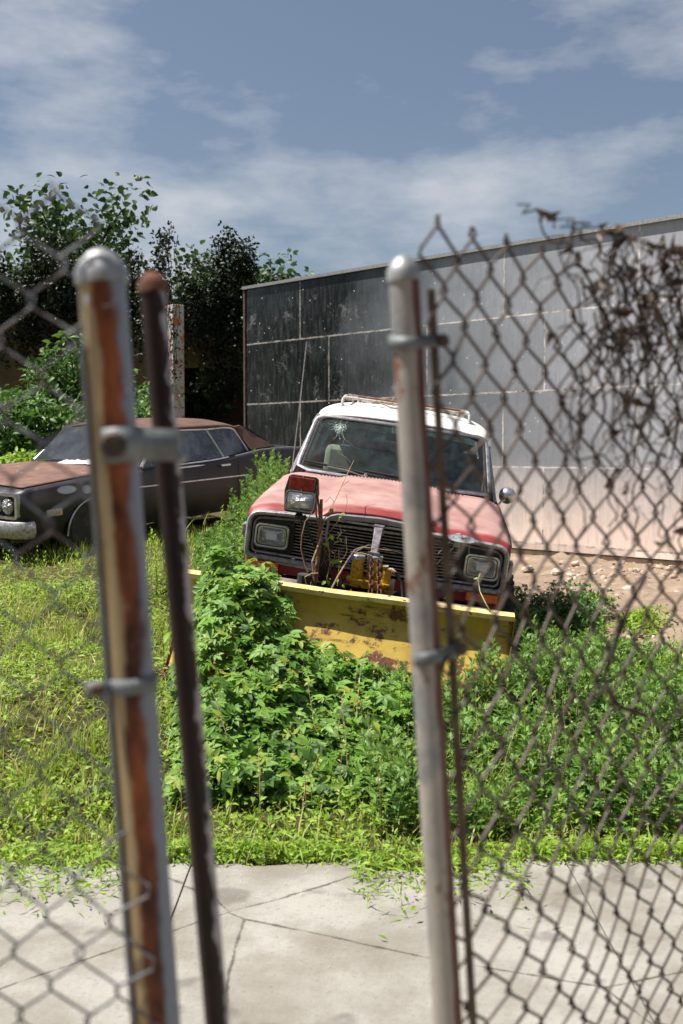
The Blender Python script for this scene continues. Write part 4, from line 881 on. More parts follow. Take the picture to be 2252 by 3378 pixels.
# ---------------------------------------------------------------- fence at the gate opening, close to the lens
def pipe_mat(kind):
    m = mat('pipe_' + kind, (.4, .4, .4), .5, .3); n = N(m); s = n.sep()
    if kind == 'streaked':       # grey pipe, tan paint on one side, a wide rust streak down the face
        j = n.math('MULTIPLY', n.math('SUBTRACT', n.noise(9, 9, .78, stretch=(1, 1, .45)), .5), .040)
        x = n.math('ADD', s[0], j)
        c = n.mix(n.ramp(n.math('ADD', n.math('MULTIPLY', x, 20), .5), .08, .14), (.26, .30, .36), (.36, .27, .15))  # thin blue-grey highlight painted down the left edge
        rst = n.mix(n.ramp(n.noise(14, 6, .65, stretch=(2, 2, .6)), .42, .62), (.050, .014, .010), (.30, .085, .028))
        c = n.mix(n.ramp(n.math('ADD', n.math('MULTIPLY', x, 20), .5), .40, .46), c, rst)
        c = n.mix(n.ramp(n.math('ADD', n.math('MULTIPLY', x, 20), .5), .74, .84), c, (.20, .23, .28))
        c = n.mix(n.ramp(n.noise(40, 4, .6), .66, .72), c, (.45, .45, .46))
    elif kind == 'dark':
        c = n.mix(n.ramp(n.noise(20, 6, .65), .35, .65), (.010, .005, .005), (.026, .010, .008))
        e = n.math('ADD', s[0], n.math('MULTIPLY', n.math('SUBTRACT', n.noise(65, 5, .7, stretch=(1, 1, .55)), .5), .034))
        c = n.mix(n.ramp(n.math('MULTIPLY', e, 60), .60, .68), c, (.36, .34, .36))
    else:
        c = n.mix(n.ramp(n.noise(9, 6, .6, stretch=(1, 1, .5)), .35, .65), (.48, .44, .39), (.31, .28, .26)); c = n.mix(n.math('MULTIPLY', n.ramp(n.noise(7, 5, .6, stretch=(1, 1, .8)), .50, .58), .65), c, (.15, .17, .20))  # blue-grey mottles paint dappled shadow onto the pipe
        c = n.mix(n.ramp(n.noise(16, 7, .75, stretch=(1, 1, .6)), .57, .63), c, (.20, .09, .05))
        x = n.math('ADD', s[0], n.math('MULTIPLY', n.math('SUBTRACT', n.noise(8, 4), .5), .012))
        c = n.mix(n.ramp(n.math('ADD', n.math('MULTIPLY', x, 25), .5), .66, .76), c, (.10, .032, .02))  # right third darkened: rust, with the shaded side painted in
    n.col(c); n.bump(n.noise(60, 5), .3, .002)
    return m
def lean_post(name, top, bot, r, m, parent=None, ext_top=.03, cap=True, n=28):
    """a leaning pipe along the line top-bot, run down into the ground"""
    top, bot = Vector(top), Vector(bot); d = (top - bot).normalized(); T = top + d * ext_top; t = (T.z + .15) / d.z; B = T - d * t
    L = (T - B).length
    o = MB().lathe([(r, 0), (r, L - .004), (r * .96, L)], (0, 0, 0), (0, 0, 1), n).build(name, m, parent, smooth=True)
    q = Vector((0, 0, 1)).rotation_difference(d)
    return o, B, q, d, T
def fence_group(name, loc, q):
    e = empty(name, loc); e.rotation_mode = 'QUATERNION'; e.rotation_quaternion = q; return e

def chainlink(P0, P1, z0, z1, du=.080, dv=.082, r=.0019, sag=0.0, jitter=.0018, seed=1):
    """zigzag wires hooked into each other along the line P0-P1 (world xy)"""
    rr = np.random.default_rng(seed); mb = MB(); P0 = Vector((P0[0], P0[1], 0)); P1 = Vector((P1[0], P1[1], 0)); dirv = (P1 - P0); L = dirv.length; dirv.normalize(); nr = Vector((-dirv.y, dirv.x, 0))
    nw = int(L / (du / 2)); nz = int((z1 - z0) / (dv / 2))
    wob = lambda u, z: nr * (.012 * math.sin(u * 9 + z * 3) + .006 * math.sin(z * 17 + u * 4))
    for k in range(nw):
        u0 = k * du / 2; pts = []
        for i in range(nz + 1):
            z = z0 + i * dv / 2; side = (i + k) % 2; u = u0 + (du / 2 + .003) * side - (.003 if not side else 0)
            c = P0 + dirv * (u + rr.normal(0, jitter)) + wob(u, z); zz = z + rr.normal(0, jitter)
            lean = (z - 1.2) * sag
            for dz_, off in ((-.0045, -.0022 if side else .0022), (.0045, .0022 if side else -.0022)):
                p = c + nr * off + dirv * lean; pts.append((p.x, p.y, zz + dz_))
        mb.tube(pts, r, 5, cap=True)
    return mb
def band(mb_name, parent, frame, center_local, r, w, ext, hz=0, tilt=0, bolt_at=None, mat_=None, thick=.0035):
    pass

FM = {k: pipe_mat(k) for k in ('streaked', 'dark', 'pale')}
M['wire'] = worn('weathered_wire', (.085, .065, .055), (.05, .032, .024), 60, (.4, .6), .6, .3, .1)
M['wirezinc'] = worn('zinc_wire', (.20, .215, .25), (.11, .08, .065), 40, (.42, .6), .5, .3, .1)  # bluish zinc wire of the left mesh
def left_fence():
    top, bot = at(342, 1010, 1.10), at(443, 2367, 1.10)
    r = .0238; d = (top - bot).normalized(); T = top + d * .028; B = T - d * ((T.z + .12) / d.z); q = Vector((0, 0, 1)).rotation_difference(d); L = (T - B).length
    root = fence_group('chain_link_fence', B, q)
    tag(root, 'leaning galvanised fence post with wide rust streak and chain link to its left', 'fence')
    MB().lathe([(r, 0), (r, L)], (0, 0, 0), (0, 0, 1), 36).build('post', FM['streaked'], root, smooth=True)
    MB().lathe([(r * 1.12, 0), (r * 1.12, .012), (r * .9, .022), (r * .5, .032), (.002, .036)], (0, 0, L - .006), (0, 0, 1), 24).build('post_cap', M['galv'], root, smooth=True)
    MB().box((-.0215, -.0135, L / 2 - .02), (.004, .010, L - .1)).build('tension_bar', M['galv'], root)
    def lz(px, py): p = at(px, py, 1.10); return (p - B).dot(d)
    # small tension band low down, with its bolt on the mesh side
    zc = lz(430, 2252); rr_ = r + .003
    b = MB(); n_ = 24; h = .0078
    for i in range(n_):
        a0, a1 = [math.pi * 2 * k / n_ for k in (i, i + 1)]
        b.add([(rr_ * math.cos(a), rr_ * math.sin(a), zc + z) for a, z in ((a0, -h), (a1, -h), (a1, h), (a0, h))], [(0, 1, 2, 3)])
    b.add([(-rr_ * .7, -rr_ * .72, zc - h), (-.042, -.021, zc - h), (-.042, -.021, zc + h), (-rr_ * .7, -rr_ * .72, zc + h)], [(0, 1, 2, 3)])
    bb = b.build('tension_band', M['dullzinc'], root, smooth=True, solid=.003)
    MB().lathe([(.0075, -.006), (.0075, 0), (.005, .003)], (-.030, -.026, zc), (0, -1, 0), 6).build('bolt', M['darkbolt'], bb)
    # chain link on the left of the post
    P = B + d * ((1.2 - B.z) / d.z)
    mesh = chainlink((P.x - .000, P.y - .0285), (P.x - .62, P.y + .06), -.02, 1.93, du=.0715, dv=.0735, sag=-d.x / d.z, r=.0016, seed=3)
    mo = mesh.build('chain_link_mesh', M['wirezinc'], None, smooth=True)
    mo.parent = root; mo.matrix_parent_inverse = (Matrix.Translation(B) @ q.to_matrix().to_4x4()).inverted()
left_fence()
def dark_pole():
    top, bot = at(507, 1010, 1.19), at(627, 2367, 1.19); r = .0135
    d = (top - bot).normalized(); T = top + d * .020; B = T - d * ((T.z + .12) / d.z); q = Vector((0, 0, 1)).rotation_difference(d); L = (T - B).length
    root = fence_group('gate_pole', B, q)
    tag(root, 'thin dark rusty pole with flaking white paint, clamped to the streaked fence post', 'pole')
    MB().lathe([(r, 0), (r, L)], (0, 0, 0), (0, 0, 1), 28).build('pipe', FM['dark'], root, smooth=True)
    MB().lathe([(r * 1.15, 0), (r * 1.15, .01), (r * .6, .02), (.002, .022)], (0, 0, L - .005), (0, 0, 1), 20).build('pole_cap', M['rust'], root, smooth=True)
    # two-hole clamp plate that grips both pipes
    inv = (Matrix.Translation(B) @ q.to_matrix().to_4x4()).inverted()
    cl = MB(); A = [at(px, 1466 + dy, dd) for px, dy, dd in ((342, 6, 1.10), (350, 5, 1.078), (368, 4, 1.069), (398, 2, 1.070), (425, 0, 1.074), (452, 0, 1.10), (470, 0, 1.135), (492, 0, 1.150), (520, 1, 1.160), (550, 3, 1.166), (575, 4, 1.176), (588, 5, 1.195))]
    up = d * .0172
    cl.add([p - up for p in A] + [p + up for p in A], [(i, i + 1, len(A) + i + 1, len(A) + i) for i in range(len(A) - 1)])
    co = cl.build('hinge_clamp', worn('clamp_zinc', (.20, .22, .23), (.13, .14, .14), 25, (.4, .6), .55, .4, .2), root, smooth=True, solid=-.004); co.matrix_parent_inverse = inv
    hb = at(375, 1468, 1.062); MB().lathe([(.0135, 0), (.0135, .004), (.010, .006)], hb, (0, -1, 0), 20).lathe([(.0085, .004), (.008, .009)], hb, (0, -1, 0), 6).build('clamp_bolt', M['darkbolt'], co, smooth=False)
    hb2 = at(596, 1509, 1.185); MB().lathe([(.0068, -.006), (.0068, 0), (.0058, .003), (.003, .006), (.001, .0066)], hb2, (.6, -.8, .1), 16).build('round_bolt', M['galv'], co, smooth=True)
dark_pole()
def right_fence():
    top, bot = at(1337, 1010, 1.30), at(1417, 2367, 1.30); r = .0180
    d = (top - bot).normalized(); T = top + d * .035; B = T - d * ((T.z + .12) / d.z); q = Vector((0, 0, 1)).rotation_difference(d); L = (T - B).length
    root = fence_group('chain_link_fence', B, q)
    tag(root, 'pale fence post with chain link and dead vines running off to the right', 'fence')
    inv = (Matrix.Translation(B) @ q.to_matrix().to_4x4()).inverted()
    MB().lathe([(r, 0), (r, L)], (0, 0, 0), (0, 0, 1), 32).build('post', FM['pale'], root, smooth=True)
    MB().lathe([(r * 1.12, 0), (r * 1.12, .012), (r * .9, .020), (r * .5, .028), (.002, .031)], (0, 0, L - .006), (0, 0, 1), 24).build('post_cap', M['galv'], root, smooth=True)
    tb_, bb_ = at(1424, 1010, 1.315), at(1502, 2367, 1.315); dd = (tb_ - bb_).normalized(); t0 = tb_ + dd * .02; b0 = t0 - dd * ((t0.z - .08) / dd.z)
    o = MB().tube([t0, b0], 1, 4, up=(0, 1, 0), flat=(.0068, .0035)).build('tension_bar', worn('bar_rust', (.16, .12, .085), (.10, .06, .04), 20, (.4, .6), .7, .2), root); o.matrix_parent_inverse = inv
    for (pa, pb, h) in (((1287, 1128), (1474, 1124), .0078), ((1362, 2176), (1535, 2138), .0080)):
        A = []; a, b = pa, pb; w0 = 108 if pa[1] < 1500 else 98
        for t in np.linspace(0, 1, 9):
            px = a[0] + w0 * t; A.append(at(px, a[1] + (b[1] - a[1]) * t * .5 + 6 * math.sin(math.pi * t), 1.30 - .0215 * math.sin(math.pi * (.02 + .96 * t))))
        A += [at(a[0] + w0 + (b[0] - a[0] - w0) * t, a[1] + (b[1] - a[1]) * (.5 + .5 * t), 1.302 + .004 * t) for t in (.3, .7, 1.0)]
        back_ = [at(a[0] + w0 * t, a[1], 1.30 + .0215 * math.sin(math.pi * t)) for t in np.linspace(0, 1, 7)]
        cl = MB(); up = d * h
        for Q in (A, back_): cl.add([p - up for p in Q] + [p + up for p in Q], [(i, i + 1, len(Q) + i + 1, len(Q) + i) for i in range(len(Q) - 1)])
        co = cl.build('tension_band', M['dullzinc'], root, smooth=True, solid=-.003); co.matrix_parent_inverse = inv
        hb = at(b[0] - 14, b[1] + 2, 1.296); MB().lathe([(.0085, 0), (.008, .006), (.005, .009)], hb, (.1, -1, 0), 6).build('bolt', M['darkbolt'], co)
    Pa = at(1452, 1700, 1.315); Pb = at(2330, 1700, 1.86)
    mesh = chainlink((Pa.x, Pa.y), (Pb.x, Pb.y), .02, 1.98, r=.0024, sag=-.055, seed=5)
    mo = mesh.build('chain_link_mesh', M['wire'], root, smooth=True); mo.matrix_parent_inverse = inv
    return Pa, Pb
FA, FB = right_fence()
def vines_on_fence():
    root = empty('dead_vine', (FB.x - .1, FB.y, 0)); tag(root, 'tangle of dead brown vine climbing the top of the right chain link', 'vine')
    inv = Matrix.Translation(root.location).inverted()
    dirv = (FB - FA); dirv.z = 0; L = dirv.length; dirv.normalize(); nr = Vector((-dirv.y, dirv.x, 0))
    mb = MB(); lv = []
    for k in range(112):
        u = L * min(1.05, (.30 + .75 * random.random() ** .6)); z = random.uniform(1.62, 1.98) if k < 130 else random.uniform(.9, 1.7); ang = random.uniform(0, 6.28)
        if k < 130: u = L * (.44 + .56 * random.random() ** .7); z = 1.94 - .24 * random.random() * (u / L)
        pts = []; rad = random.uniform(.0010, .0024)
        for i in range(14):
            p = FA + dirv * u + nr * random.uniform(-.012, .014); pts.append((p.x, p.y, z)); ang += random.uniform(-.7, .7); u += .016 * math.cos(ang); z = min(1.99, z + .026 * math.sin(ang))
            if random.random() < .10: lv.append((p.x, p.y, z))
        mb.tube(pts, [rad * (1 - .5 * i / 14) for i in range(14)], 5)
    for (pts, rad) in (([(2130, 2360, 1.62), (2040, 2330, 1.6), (1990, 2240, 1.6), (2030, 2120, 1.6), (2075, 2000, 1.62), (2130, 1900, 1.66)], .0038), ([(1900, 2367, 1.5), (2030, 2230, 1.55), (2120, 2160, 1.6)], .002), ([(1780, 1350, 1.5), (1900, 1520, 1.55), (1990, 1500, 1.6), (2040, 1560, 1.6)], .0016), ([(2040, 1540, 1.6), (1995, 1610, 1.6)], .0026), ([(1985, 1310, 1.55), (2060, 1250, 1.6), (2110, 1180, 1.65)], .0016)):
        P = [at(*p) for p in pts]; mb.tube(P, rad, 6)
    o = mb.build('stems', M['darktwig'], root, smooth=True); o.matrix_parent_inverse = inv
    n = len(lv); V, Fq = scatter([leaflet(.026, .018, 2, .9, .8)], lv, rng.normal(0, 1, (n, 3)), rng.uniform(.5, 1.1, n)); o = fast_mesh('dry_leaves', V, Fq, leafmat('dry_leaf', [(.03, .02, .015), (.08, .05, .03), (.14, .09, .05)], .15), root); o.matrix_parent_inverse = inv
vines_on_fence()

# ---------------------------------------------------------------- vegetation
JM = Matrix.Translation(JT) @ Euler(JR).to_matrix().to_4x4()
def inside_car(P):
    """mask of world points that fall inside the two car bodies"""
    P = np.asarray(P); Rm = np.array(Euler(JR).to_matrix()); q = (P - np.array(JT)) @ Rm
    a = (np.abs(q[:, 0]) < .93) & (q[:, 1] > -.03) & (q[:, 1] < 4.7) & (q[:, 2] < 1.15) & (q[:, 2] > -.3)
    Rc = np.array(Euler(PR).to_matrix()); c = (P - np.array(PT)) @ Rc
    b = (c[:, 0] > -.1) & (c[:, 0] < 5.3) & (c[:, 1] > -.04) & (c[:, 1] < 1.98) & (c[:, 2] < 1.1) & (c[:, 2] > .28)
    return a | b
def plant_mass(name, mat_, spots, tmpl, leaf_n, stem=True, label=None, cat=None, group=None, kind='stuff', lscale=1.0, whorl=True):
    """many upright leafy stems: leaves set spirally, larger lower down. spots: (x,y,height)"""
    P, Nn, Sc, Yw = [], [], [], []; sm = MB()
    for (x, y, h) in spots:
        z0 = float(gb(x, y)); lean = rng.normal(0, .12, 2); n = max(4, int(leaf_n * (h / .4))); a = rng.uniform(0, 6.28)
        for i in range(n):
            t = .15 + .85 * i / (n - 1); a += 2.4
            bx, by, bz = x + lean[0] * h * t * t, y + lean[1] * h * t * t, z0 + h * t
            el = R_(15 + 60 * t ** 2 + rng.normal(0, 9))     # leaf elevation: spreading below, upright on top
            dx, dy = math.cos(a), math.sin(a)
            # leaf direction is template +y, normal +z
            Y = np.array([dx * math.cos(el), dy * math.cos(el), math.sin(el)]); Z = np.array([-dx * math.sin(el), -dy * math.sin(el), math.cos(el)])
            P.append((bx, by, bz)); Nn.append(Z); Yw.append(Y); Sc.append((1.25 - .65 * t) * rng.uniform(.8, 1.2) * lscale)
        if stem: sm.tube([(x, y, z0 - .02), (x + lean[0] * h * .3, y + lean[1] * h * .3, z0 + h * .55), (x + lean[0] * h, y + lean[1] * h, z0 + h)], [.0032, .0025, .001], 4, cap=False)
    P = np.array(P); Nn = np.array(Nn); Yd = np.array(Yw); Sc = np.array(Sc)
    keep = ~inside_car(P); P, Nn, Yd, Sc = P[keep], Nn[keep], Yd[keep], Sc[keep]
    Xd = np.cross(Yd, Nn); which = rng.integers(0, len(tmpl), len(P)); Vs, Fs, o = [], [], 0
    for t, (V, Fq) in enumerate(tmpl):
        ix = np.where(which == t)[0]
        if not len(ix): continue
        W = (V[None, :, 0:1] * Xd[ix][:, None] + V[None, :, 1:2] * Yd[ix][:, None] + V[None, :, 2:3] * Nn[ix][:, None]) * Sc[ix][:, None, None] + P[ix][:, None]
        Vs.append(W.reshape(-1, 3)); Fs.append((Fq[None] + (np.arange(len(ix)) * len(V))[:, None, None]).reshape(-1, 4) + o); o += len(ix) * len(V)
    V = np.concatenate(Vs); Fq = np.concatenate(Fs)
    if kind == 'stuff':
        if stem:
            o2 = len(V); sf = [f for f in sm.f if len(f) == 4]; V = np.concatenate([V, np.array(sm.v)]); Fq = np.concatenate([Fq, np.array(sf) + o2])
        ob = fast_mesh(name, V, Fq, mat_); tag(ob, label, cat, kind='stuff'); return ob
    x, y, h = spots[0]; z0 = float(gb(x, y)); root = empty(name, (x, y, z0)); tag(root, label, cat, group)
    o1 = fast_mesh('leaves', V - np.array([x, y, z0]), Fq, mat_, root)
    if stem: sm.v = [(a - x, b - y, c - z0) for a, b, c in sm.v]; sm.build('stems', M['stem'], root, smooth=True)
    return root

# -- creeper heap in front of and over the left end of the blade
def creeper_h(x, y):
    A = .47 * (1 - ss(-.62, .10, x)) + .17 * (1 - ss(.1, 1.0, x)) + .09
    A = (A - .04) * (.58 + .42 * ss(-1.0, -.70, x))
    A *= ss(-.150 * y - .06, -.120 * y, x)
    yb = 6.80 - .05 * x
    fy = ss(4.9, 6.35, y)
    return A * (.18 + .82 * fy) * (1 - ss(yb + .05, yb + .22, y)) + .04
def creeper():
    n = 9000; x = rng.uniform(-1.15, 1.0, n); y = rng.uniform(4.85, 7.0, n)
    keep = (rng.random(n) < np.where(x > .35, .55, 1.0)) & (x > -.158 * y); x, y = x[keep], y[keep]; n = len(x)
    h = creeper_h(x, y); h *= 1 + .10 * np.sin(x * 7 + y * 5) + .10 * np.sin(x * 13 - y * 9)
    dep = np.minimum(rng.exponential(.075, n), h); pop = rng.random(n) < .10; dep[pop] -= rng.uniform(.02, .12, pop.sum()); z = gb(x, y) + h - dep
    eps = .05; gx = (creeper_h(x + eps, y) - creeper_h(x - eps, y)) / (2 * eps); gy = (creeper_h(x, y + eps) - creeper_h(x, y - eps)) / (2 * eps)
    Nn = np.stack([-gx * .25, -gy * .2 - .30, np.ones(n)], 1) + rng.normal(0, .36, (n, 3))
    P = np.stack([x, y, z], 1); k = ~inside_car(P)
    # keep leaves out of the plow body behind the blade
    Rm = np.array(Euler(JR).to_matrix()); q = (P - np.array(JT)) @ Rm; k &= ~((q[:, 1] > -.72) & (q[:, 0] > -1.13) & (q[:, 2] < .62) & (q[:, 1] < .0))
    k &= ~((q[:, 0] > -.42) & (q[:, 2] > .40 - .25 * np.clip(q[:, 0] + .42, 0, 2)) & (q[:, 1] > -1.2))
    P, Nn = P[k], Nn[k]; n = len(P)
    V, Fq = scatter(PALM, P, Nn, rng.uniform(.6, 1.4, n))
    o = fast_mesh('creeper', V, Fq, M['creeper'], smooth=False); tag(o, 'dense bright green creeper with five-fingered leaves heaped over the left end of the plow', 'creeper', kind='stuff')
creeper()
def spots(n, fx, fy, hf, cond=None):
    out = []
    while len(out) < n:
        x, y = rng.uniform(*fx), rng.uniform(*fy)
        if cond and not cond(x, y): continue
        h = hf(x, y) * rng.uniform(.7, 1.2)
        if h > .03: out.append((x, y, h))
    return out
# mugwort bed at the right and in front of the blade's right half
def mugcond(x, y):
    if x < .25 and y > 5.6: return False
    if x < .9 and y > 6.45 - .0 * x: return False
    if x < 1.13 and y > 6.35 : return False
    if y > 7.4 and x < 1.25: return False
    edge = 1.15 + .36 * (y - 4.6) + .25 * math.sin(y * 3)
    return x < edge + .35
plant_mass('mugwort_bed', M['mug'], spots(130, (.30, 1.15), (5.95, 6.33), lambda x, y: .24 + .20 * float(ss(.4, 1.0, x))) + spots(900, (.1, 3.0), (4.55, 8.6), lambda x, y: .22 + .17 * float(ss(.55, 1.05, x)) * float(ss(5.5, 6.1, y)) * (1 - float(ss(1.3, 1.7, x))) + .10 * float(ss(.9, 1.5, x)) * (1 - float(ss(6.6, 8.6, y))) + .05 * math.sin(x * 6 + y * 4), mugcond), LOBE, 16, label='bed of feathery green mugwort in front of the right end of the plow', cat='weeds', lscale=1.15)
plant_mass('nettle_stems', M['creeper'], spots(95, (.15, 2.6), (4.6, 8.0), lambda x, y: .40 + .12 * float(ss(.9, 1.6, x)), lambda x, y: mugcond(x, y) and math.sin(x * 5 + y * 3) > -.2), SIMP, 20, label='taller nettle-like stems standing out of the feathery bed', cat='weeds', lscale=1.05)
plant_mass('dry_stalks', M['straw'], spots(70, (-.9, 2.4), (4.6, 7.6), lambda x, y: .38, lambda x, y: y < 6.2 and (x < .3 or mugcond(x, y))), TINY, 9, label='thin dry stalks of last year sticking up among the weeds', cat='stalks', lscale=.8)
plant_mass('mixed_seedlings', M['weed'], spots(150, (-.8, 1.1), (4.6, 6.2), lambda x, y: .16, lambda x, y: x > -.13 * y), LOBE + SIMP, 12, label='mixed small weeds in front of the creeper heap', cat='weeds', lscale=.9)
# weed bank between the two cars
def bankcond(x, y):
    lim = -.80 + (y - 7.5) * .088
    return x < lim and x > max(lim - 1.0, -.135 * y)
plant_mass('weed_bank', M['mug'], spots(420, (-2.2, -.35), (7.3, 12.0), lambda x, y: .20 + .72 * float(ss(8.1, 10.2, y)) * float(ss(-.120 * y, -.058 * y, x)), bankcond), LOBE, 26, label='tall leafy weeds growing between the dark coupe and the red wagon', cat='weeds', lscale=1.25)
# low weeds over the left half and along the front
plant_mass('low_weeds', M['weed'], spots(1500, (-3.4, .9), (4.4, 10.2), lambda x, y: .08 + .05 * math.sin(x * 5) * math.sin(y * 4) + .04 * float(ss(4.6, 5.4, y)) + .14 * float(ss(7.2, 8.6, y)), lambda x, y: rng.random() < (.9 if (x < -1.2 or y < 5.7) else .25) * (.5 + .5 * math.sin(x * 3.1 + 1) * math.sin(y * 2.3)) + .2), SIMP + TINY, 10, label='low broad-leaved weeds scattered through the grass on the left', cat='weeds', lscale=.75, stem=False)
def grass():
    n = 110000; x = rng.uniform(-5.5, 2.2, n); y = 4.30 + 9.5 * rng.random(n) ** 1.25
    dens = .40 + .5 * np.sin(x * 2.1 + .8 * np.sin(y * 1.9)) * np.sin(y * 1.4 + x) + .25 * np.sin(x * 6.3 + y * 2.2) * np.sin(y * 5.1 - x * 2)
    k = (rng.random(n) < dens + .15) & ((x < -.4) | (y < 6.2)) & ((x < 1.2 + .2 * (y - 4)) | (rng.random(n) < .25)); x, y = x[k], y[k]; n = len(x)
    h = rng.gamma(3, .018, n) * (1 + .6 * np.sin(x * 3) * np.sin(y * 2.7)); a = rng.uniform(0, 6.28, n); ln = rng.uniform(.2, 1.3, n) * h; wd = rng.uniform(.0014, .0036, n) * (1 + .06 * y)
    edge = y < 4.42; h[edge] *= 1.2
    z = gb(x, y); base = np.stack([x, y, z - .01], 1); dirx = np.stack([np.cos(a), np.sin(a), 0 * a], 1); pr = np.stack([-np.sin(a), np.cos(a), 0 * a], 1) * wd[:, None]
    mid = base + dirx * (ln * .35)[:, None] + np.array([0, 0, 1]) * (h * .6)[:, None]; tip = base + dirx * ln[:, None] + np.array([0, 0, 1]) * h[:, None]
    V = np.stack([base - pr, base + pr, mid + pr * .8, mid - pr * .8, tip + pr * .1, tip - pr * .1], 1)
    kk = ~inside_car(base); V = V[kk]; n = len(V); i = (np.arange(n) * 6)[:, None]
    Fq = np.concatenate([i + np.array([[0, 1, 2, 3]]), i + np.array([[3, 2, 4, 5]])])
    tag(fast_mesh('grass', V.reshape(-1, 3), Fq, M['grass']), 'short yellow-green grass over the left of the lot', 'grass', kind='stuff')
    n = 26000; x = rng.uniform(-4.5, 4, n); y = rng.uniform(4.2, 11, n); k = (np.sin(x * 2.7 + y) + np.sin(y * 3.1 - x) > rng.normal(.3, .5, n)) & ((x < -.8) | (x > 1.9) | (y < 5.0)); x, y = x[k], y[k]; n = len(x)
    P = np.stack([x, y, gb(x, y) + rng.uniform(0, .045, n)], 1); k = ~inside_car(P); P = P[k]; n = len(P)
    V, Fq = scatter([leaflet(.10, .0045, 2, .1, .2), leaflet(.07, .0035, 1, .1, .1), leaflet(.05, .006, 1, .1, .1)], P, upnorm(n, .3, (0, 0, 1)), rng.uniform(.5, 1.4, n))
    tag(fast_mesh('dry_straw', V, Fq, M['straw']), 'dry straw and dead stalks lying between the weeds', 'straw', kind='stuff')
grass()
def tall_grass():
    n = 2600; cx = rng.uniform(-3.2, 1.0, 60); cy = rng.uniform(4.5, 8.5, 60); q = rng.integers(0, 60, n); x = cx[q] + rng.normal(0, .06, n); y = cy[q] + rng.normal(0, .06, n)
    k = (x < -.14 * y) | (y < 5.7); x, y = x[k], y[k]; n = len(x); L = rng.uniform(.12, .34, n); a = rng.uniform(0, 6.28, n); ln = L * rng.uniform(.1, .8, n); w = rng.uniform(.0015, .003, n); Vs = []
    z = gb(x, y); d = np.stack([np.cos(a), np.sin(a), 0 * a], 1); pr = np.stack([-np.sin(a), np.cos(a), 0 * a], 1) * w[:, None]
    for t in (0, .35, .7, 1): 
        c = np.stack([x, y, z], 1) + d * (ln * t ** 2)[:, None] + np.array([0, 0, 1]) * (L * (t - .28 * t * t))[:, None]; Vs += [c - pr * (1.05 - t), c + pr * (1.05 - t)]
    V = np.stack(Vs, 1); kk = ~inside_car(V[:, 0]); V = V[kk]; i = (np.arange(len(V)) * 8)[:, None]
    Fq = np.concatenate([i + np.array([[b, b + 1, b + 3, b + 2]]) for b in (0, 2, 4)])
    tag(fast_mesh('tall_grass', V.reshape(-1, 3), Fq, M['grass']), 'tufts of longer arching grass blades', 'grass', kind='stuff')
tall_grass()
def clover():
    n = 70000; x = rng.uniform(-4.2, 1.8, n); y = 4.25 + 5.5 * rng.random(n) ** 1.2; k = ((x < -.9) | (y < 5.6)) & (np.sin(x * 4.1 + y * 2) * np.sin(y * 3.3 - x) + rng.normal(0, .6, n) > -.1); x, y = x[k], y[k]; n = len(x)
    P = np.stack([x, y, gb(x, y) + rng.uniform(.0, .10, n) * (.5 + .5 * np.sin(x * 5 + 2) * np.sin(y * 4.3)) + .01], 1); kk = ~inside_car(P); P = P[kk]; n = len(P)
    V, Fq = scatter(TINY + [leaflet(.045, .02, 2, .3, .2)], P, upnorm(n, .45), rng.uniform(.5, 1.2, n))
    tag(fast_mesh('ground_cover', V, Fq, M['weed']), 'carpet of tiny green leaves among the grass', 'ground cover', kind='stuff')
    n = 9000; x = rng.uniform(-3, 3, n); y = 4.36 - np.abs(rng.normal(0, .12, n)) * (.3 + 1.6 * (np.sin(x * 2.9 + 1.1 * np.sin(x * 1.3)) > .2)); P = np.stack([x, y, .03 + rng.uniform(0, .06, n)], 1)
    V, Fq = scatter(TINY + [leaflet(.07, .006, 2, .2, .3)], P, upnorm(n, .5), rng.uniform(.5, 1.3, n))
    tag(fast_mesh('edge_weeds', V, Fq, M['weed']), 'weeds creeping over the broken edge of the pavement', 'ground cover', kind='stuff')
    # dirt and leaf litter drifting over the edge of the pavement
    n = 2600; x = rng.uniform(-3, 3, n); y = 4.36 - rng.exponential(.28, n); P = np.stack([x, y, np.full(n, .034)], 1)
    V, Fq = scatter([leaflet(.03, .012, 1, .2, .1), leaflet(.05, .004, 1, .1, .1), leaflet(.012, .012, 1, .1, .1)], P, upnorm(n, .15, (0, 0, 1)), rng.uniform(.4, 1.2, n))
    tag(fast_mesh('leaf_litter', V, Fq, M['straw']), 'dry leaf litter strewn along the edge of the pavement', 'litter', kind='stuff')
clover()
# single plants one can point to
def single(px, py_base, d, h, tm, m, lab, n=14, ls=1.0, cat='weed', count=1, spread=.1):
    p = at(px, py_base, d); sp = [(p.x, p.y, h)] + [(p.x + rng.normal(0, spread), p.y + rng.normal(0, spread), h * rng.uniform(.6, 1)) for _ in range(count - 1)]
    return plant_mass('weed_plant', m, sp, tm, n, label=lab, cat=cat, kind='thing', lscale=ls)
single(480, 1800, 9.2, .55, SIMP, M['weed'], 'leafy weed in shade beside the thin dark rusty pole', 20, 1.0, count=4)
single(225, 1850, 8.6, .42, SIMP, M['weed'], 'upright sow-thistle weed before the front wheel of the dark coupe', 18, 1.2, count=3)
single(190, 1860, 7.9, .28, [simple(.12, .03)], M['weed'], 'rosette of long narrow leaves in the grass left of the streaked post', 14, 1.0)
single(360, 1850, 8.6, .40, LOBE, M['mug'], 'pale feathery weed under the front fender of the dark coupe', 18, 1.1, count=4)
single(615, 1830, 9.0, .42, TINY, M['straw'], 'tall reddish dock stalk between the dark pole and the red wagon', 40, 1.1, cat='dock')
single(540, 2060, 6.6, .25, [simple(.16, .045)], M['weed'], 'broad-leaved dock plant just left of the thin dark pole', 9, 1.0)
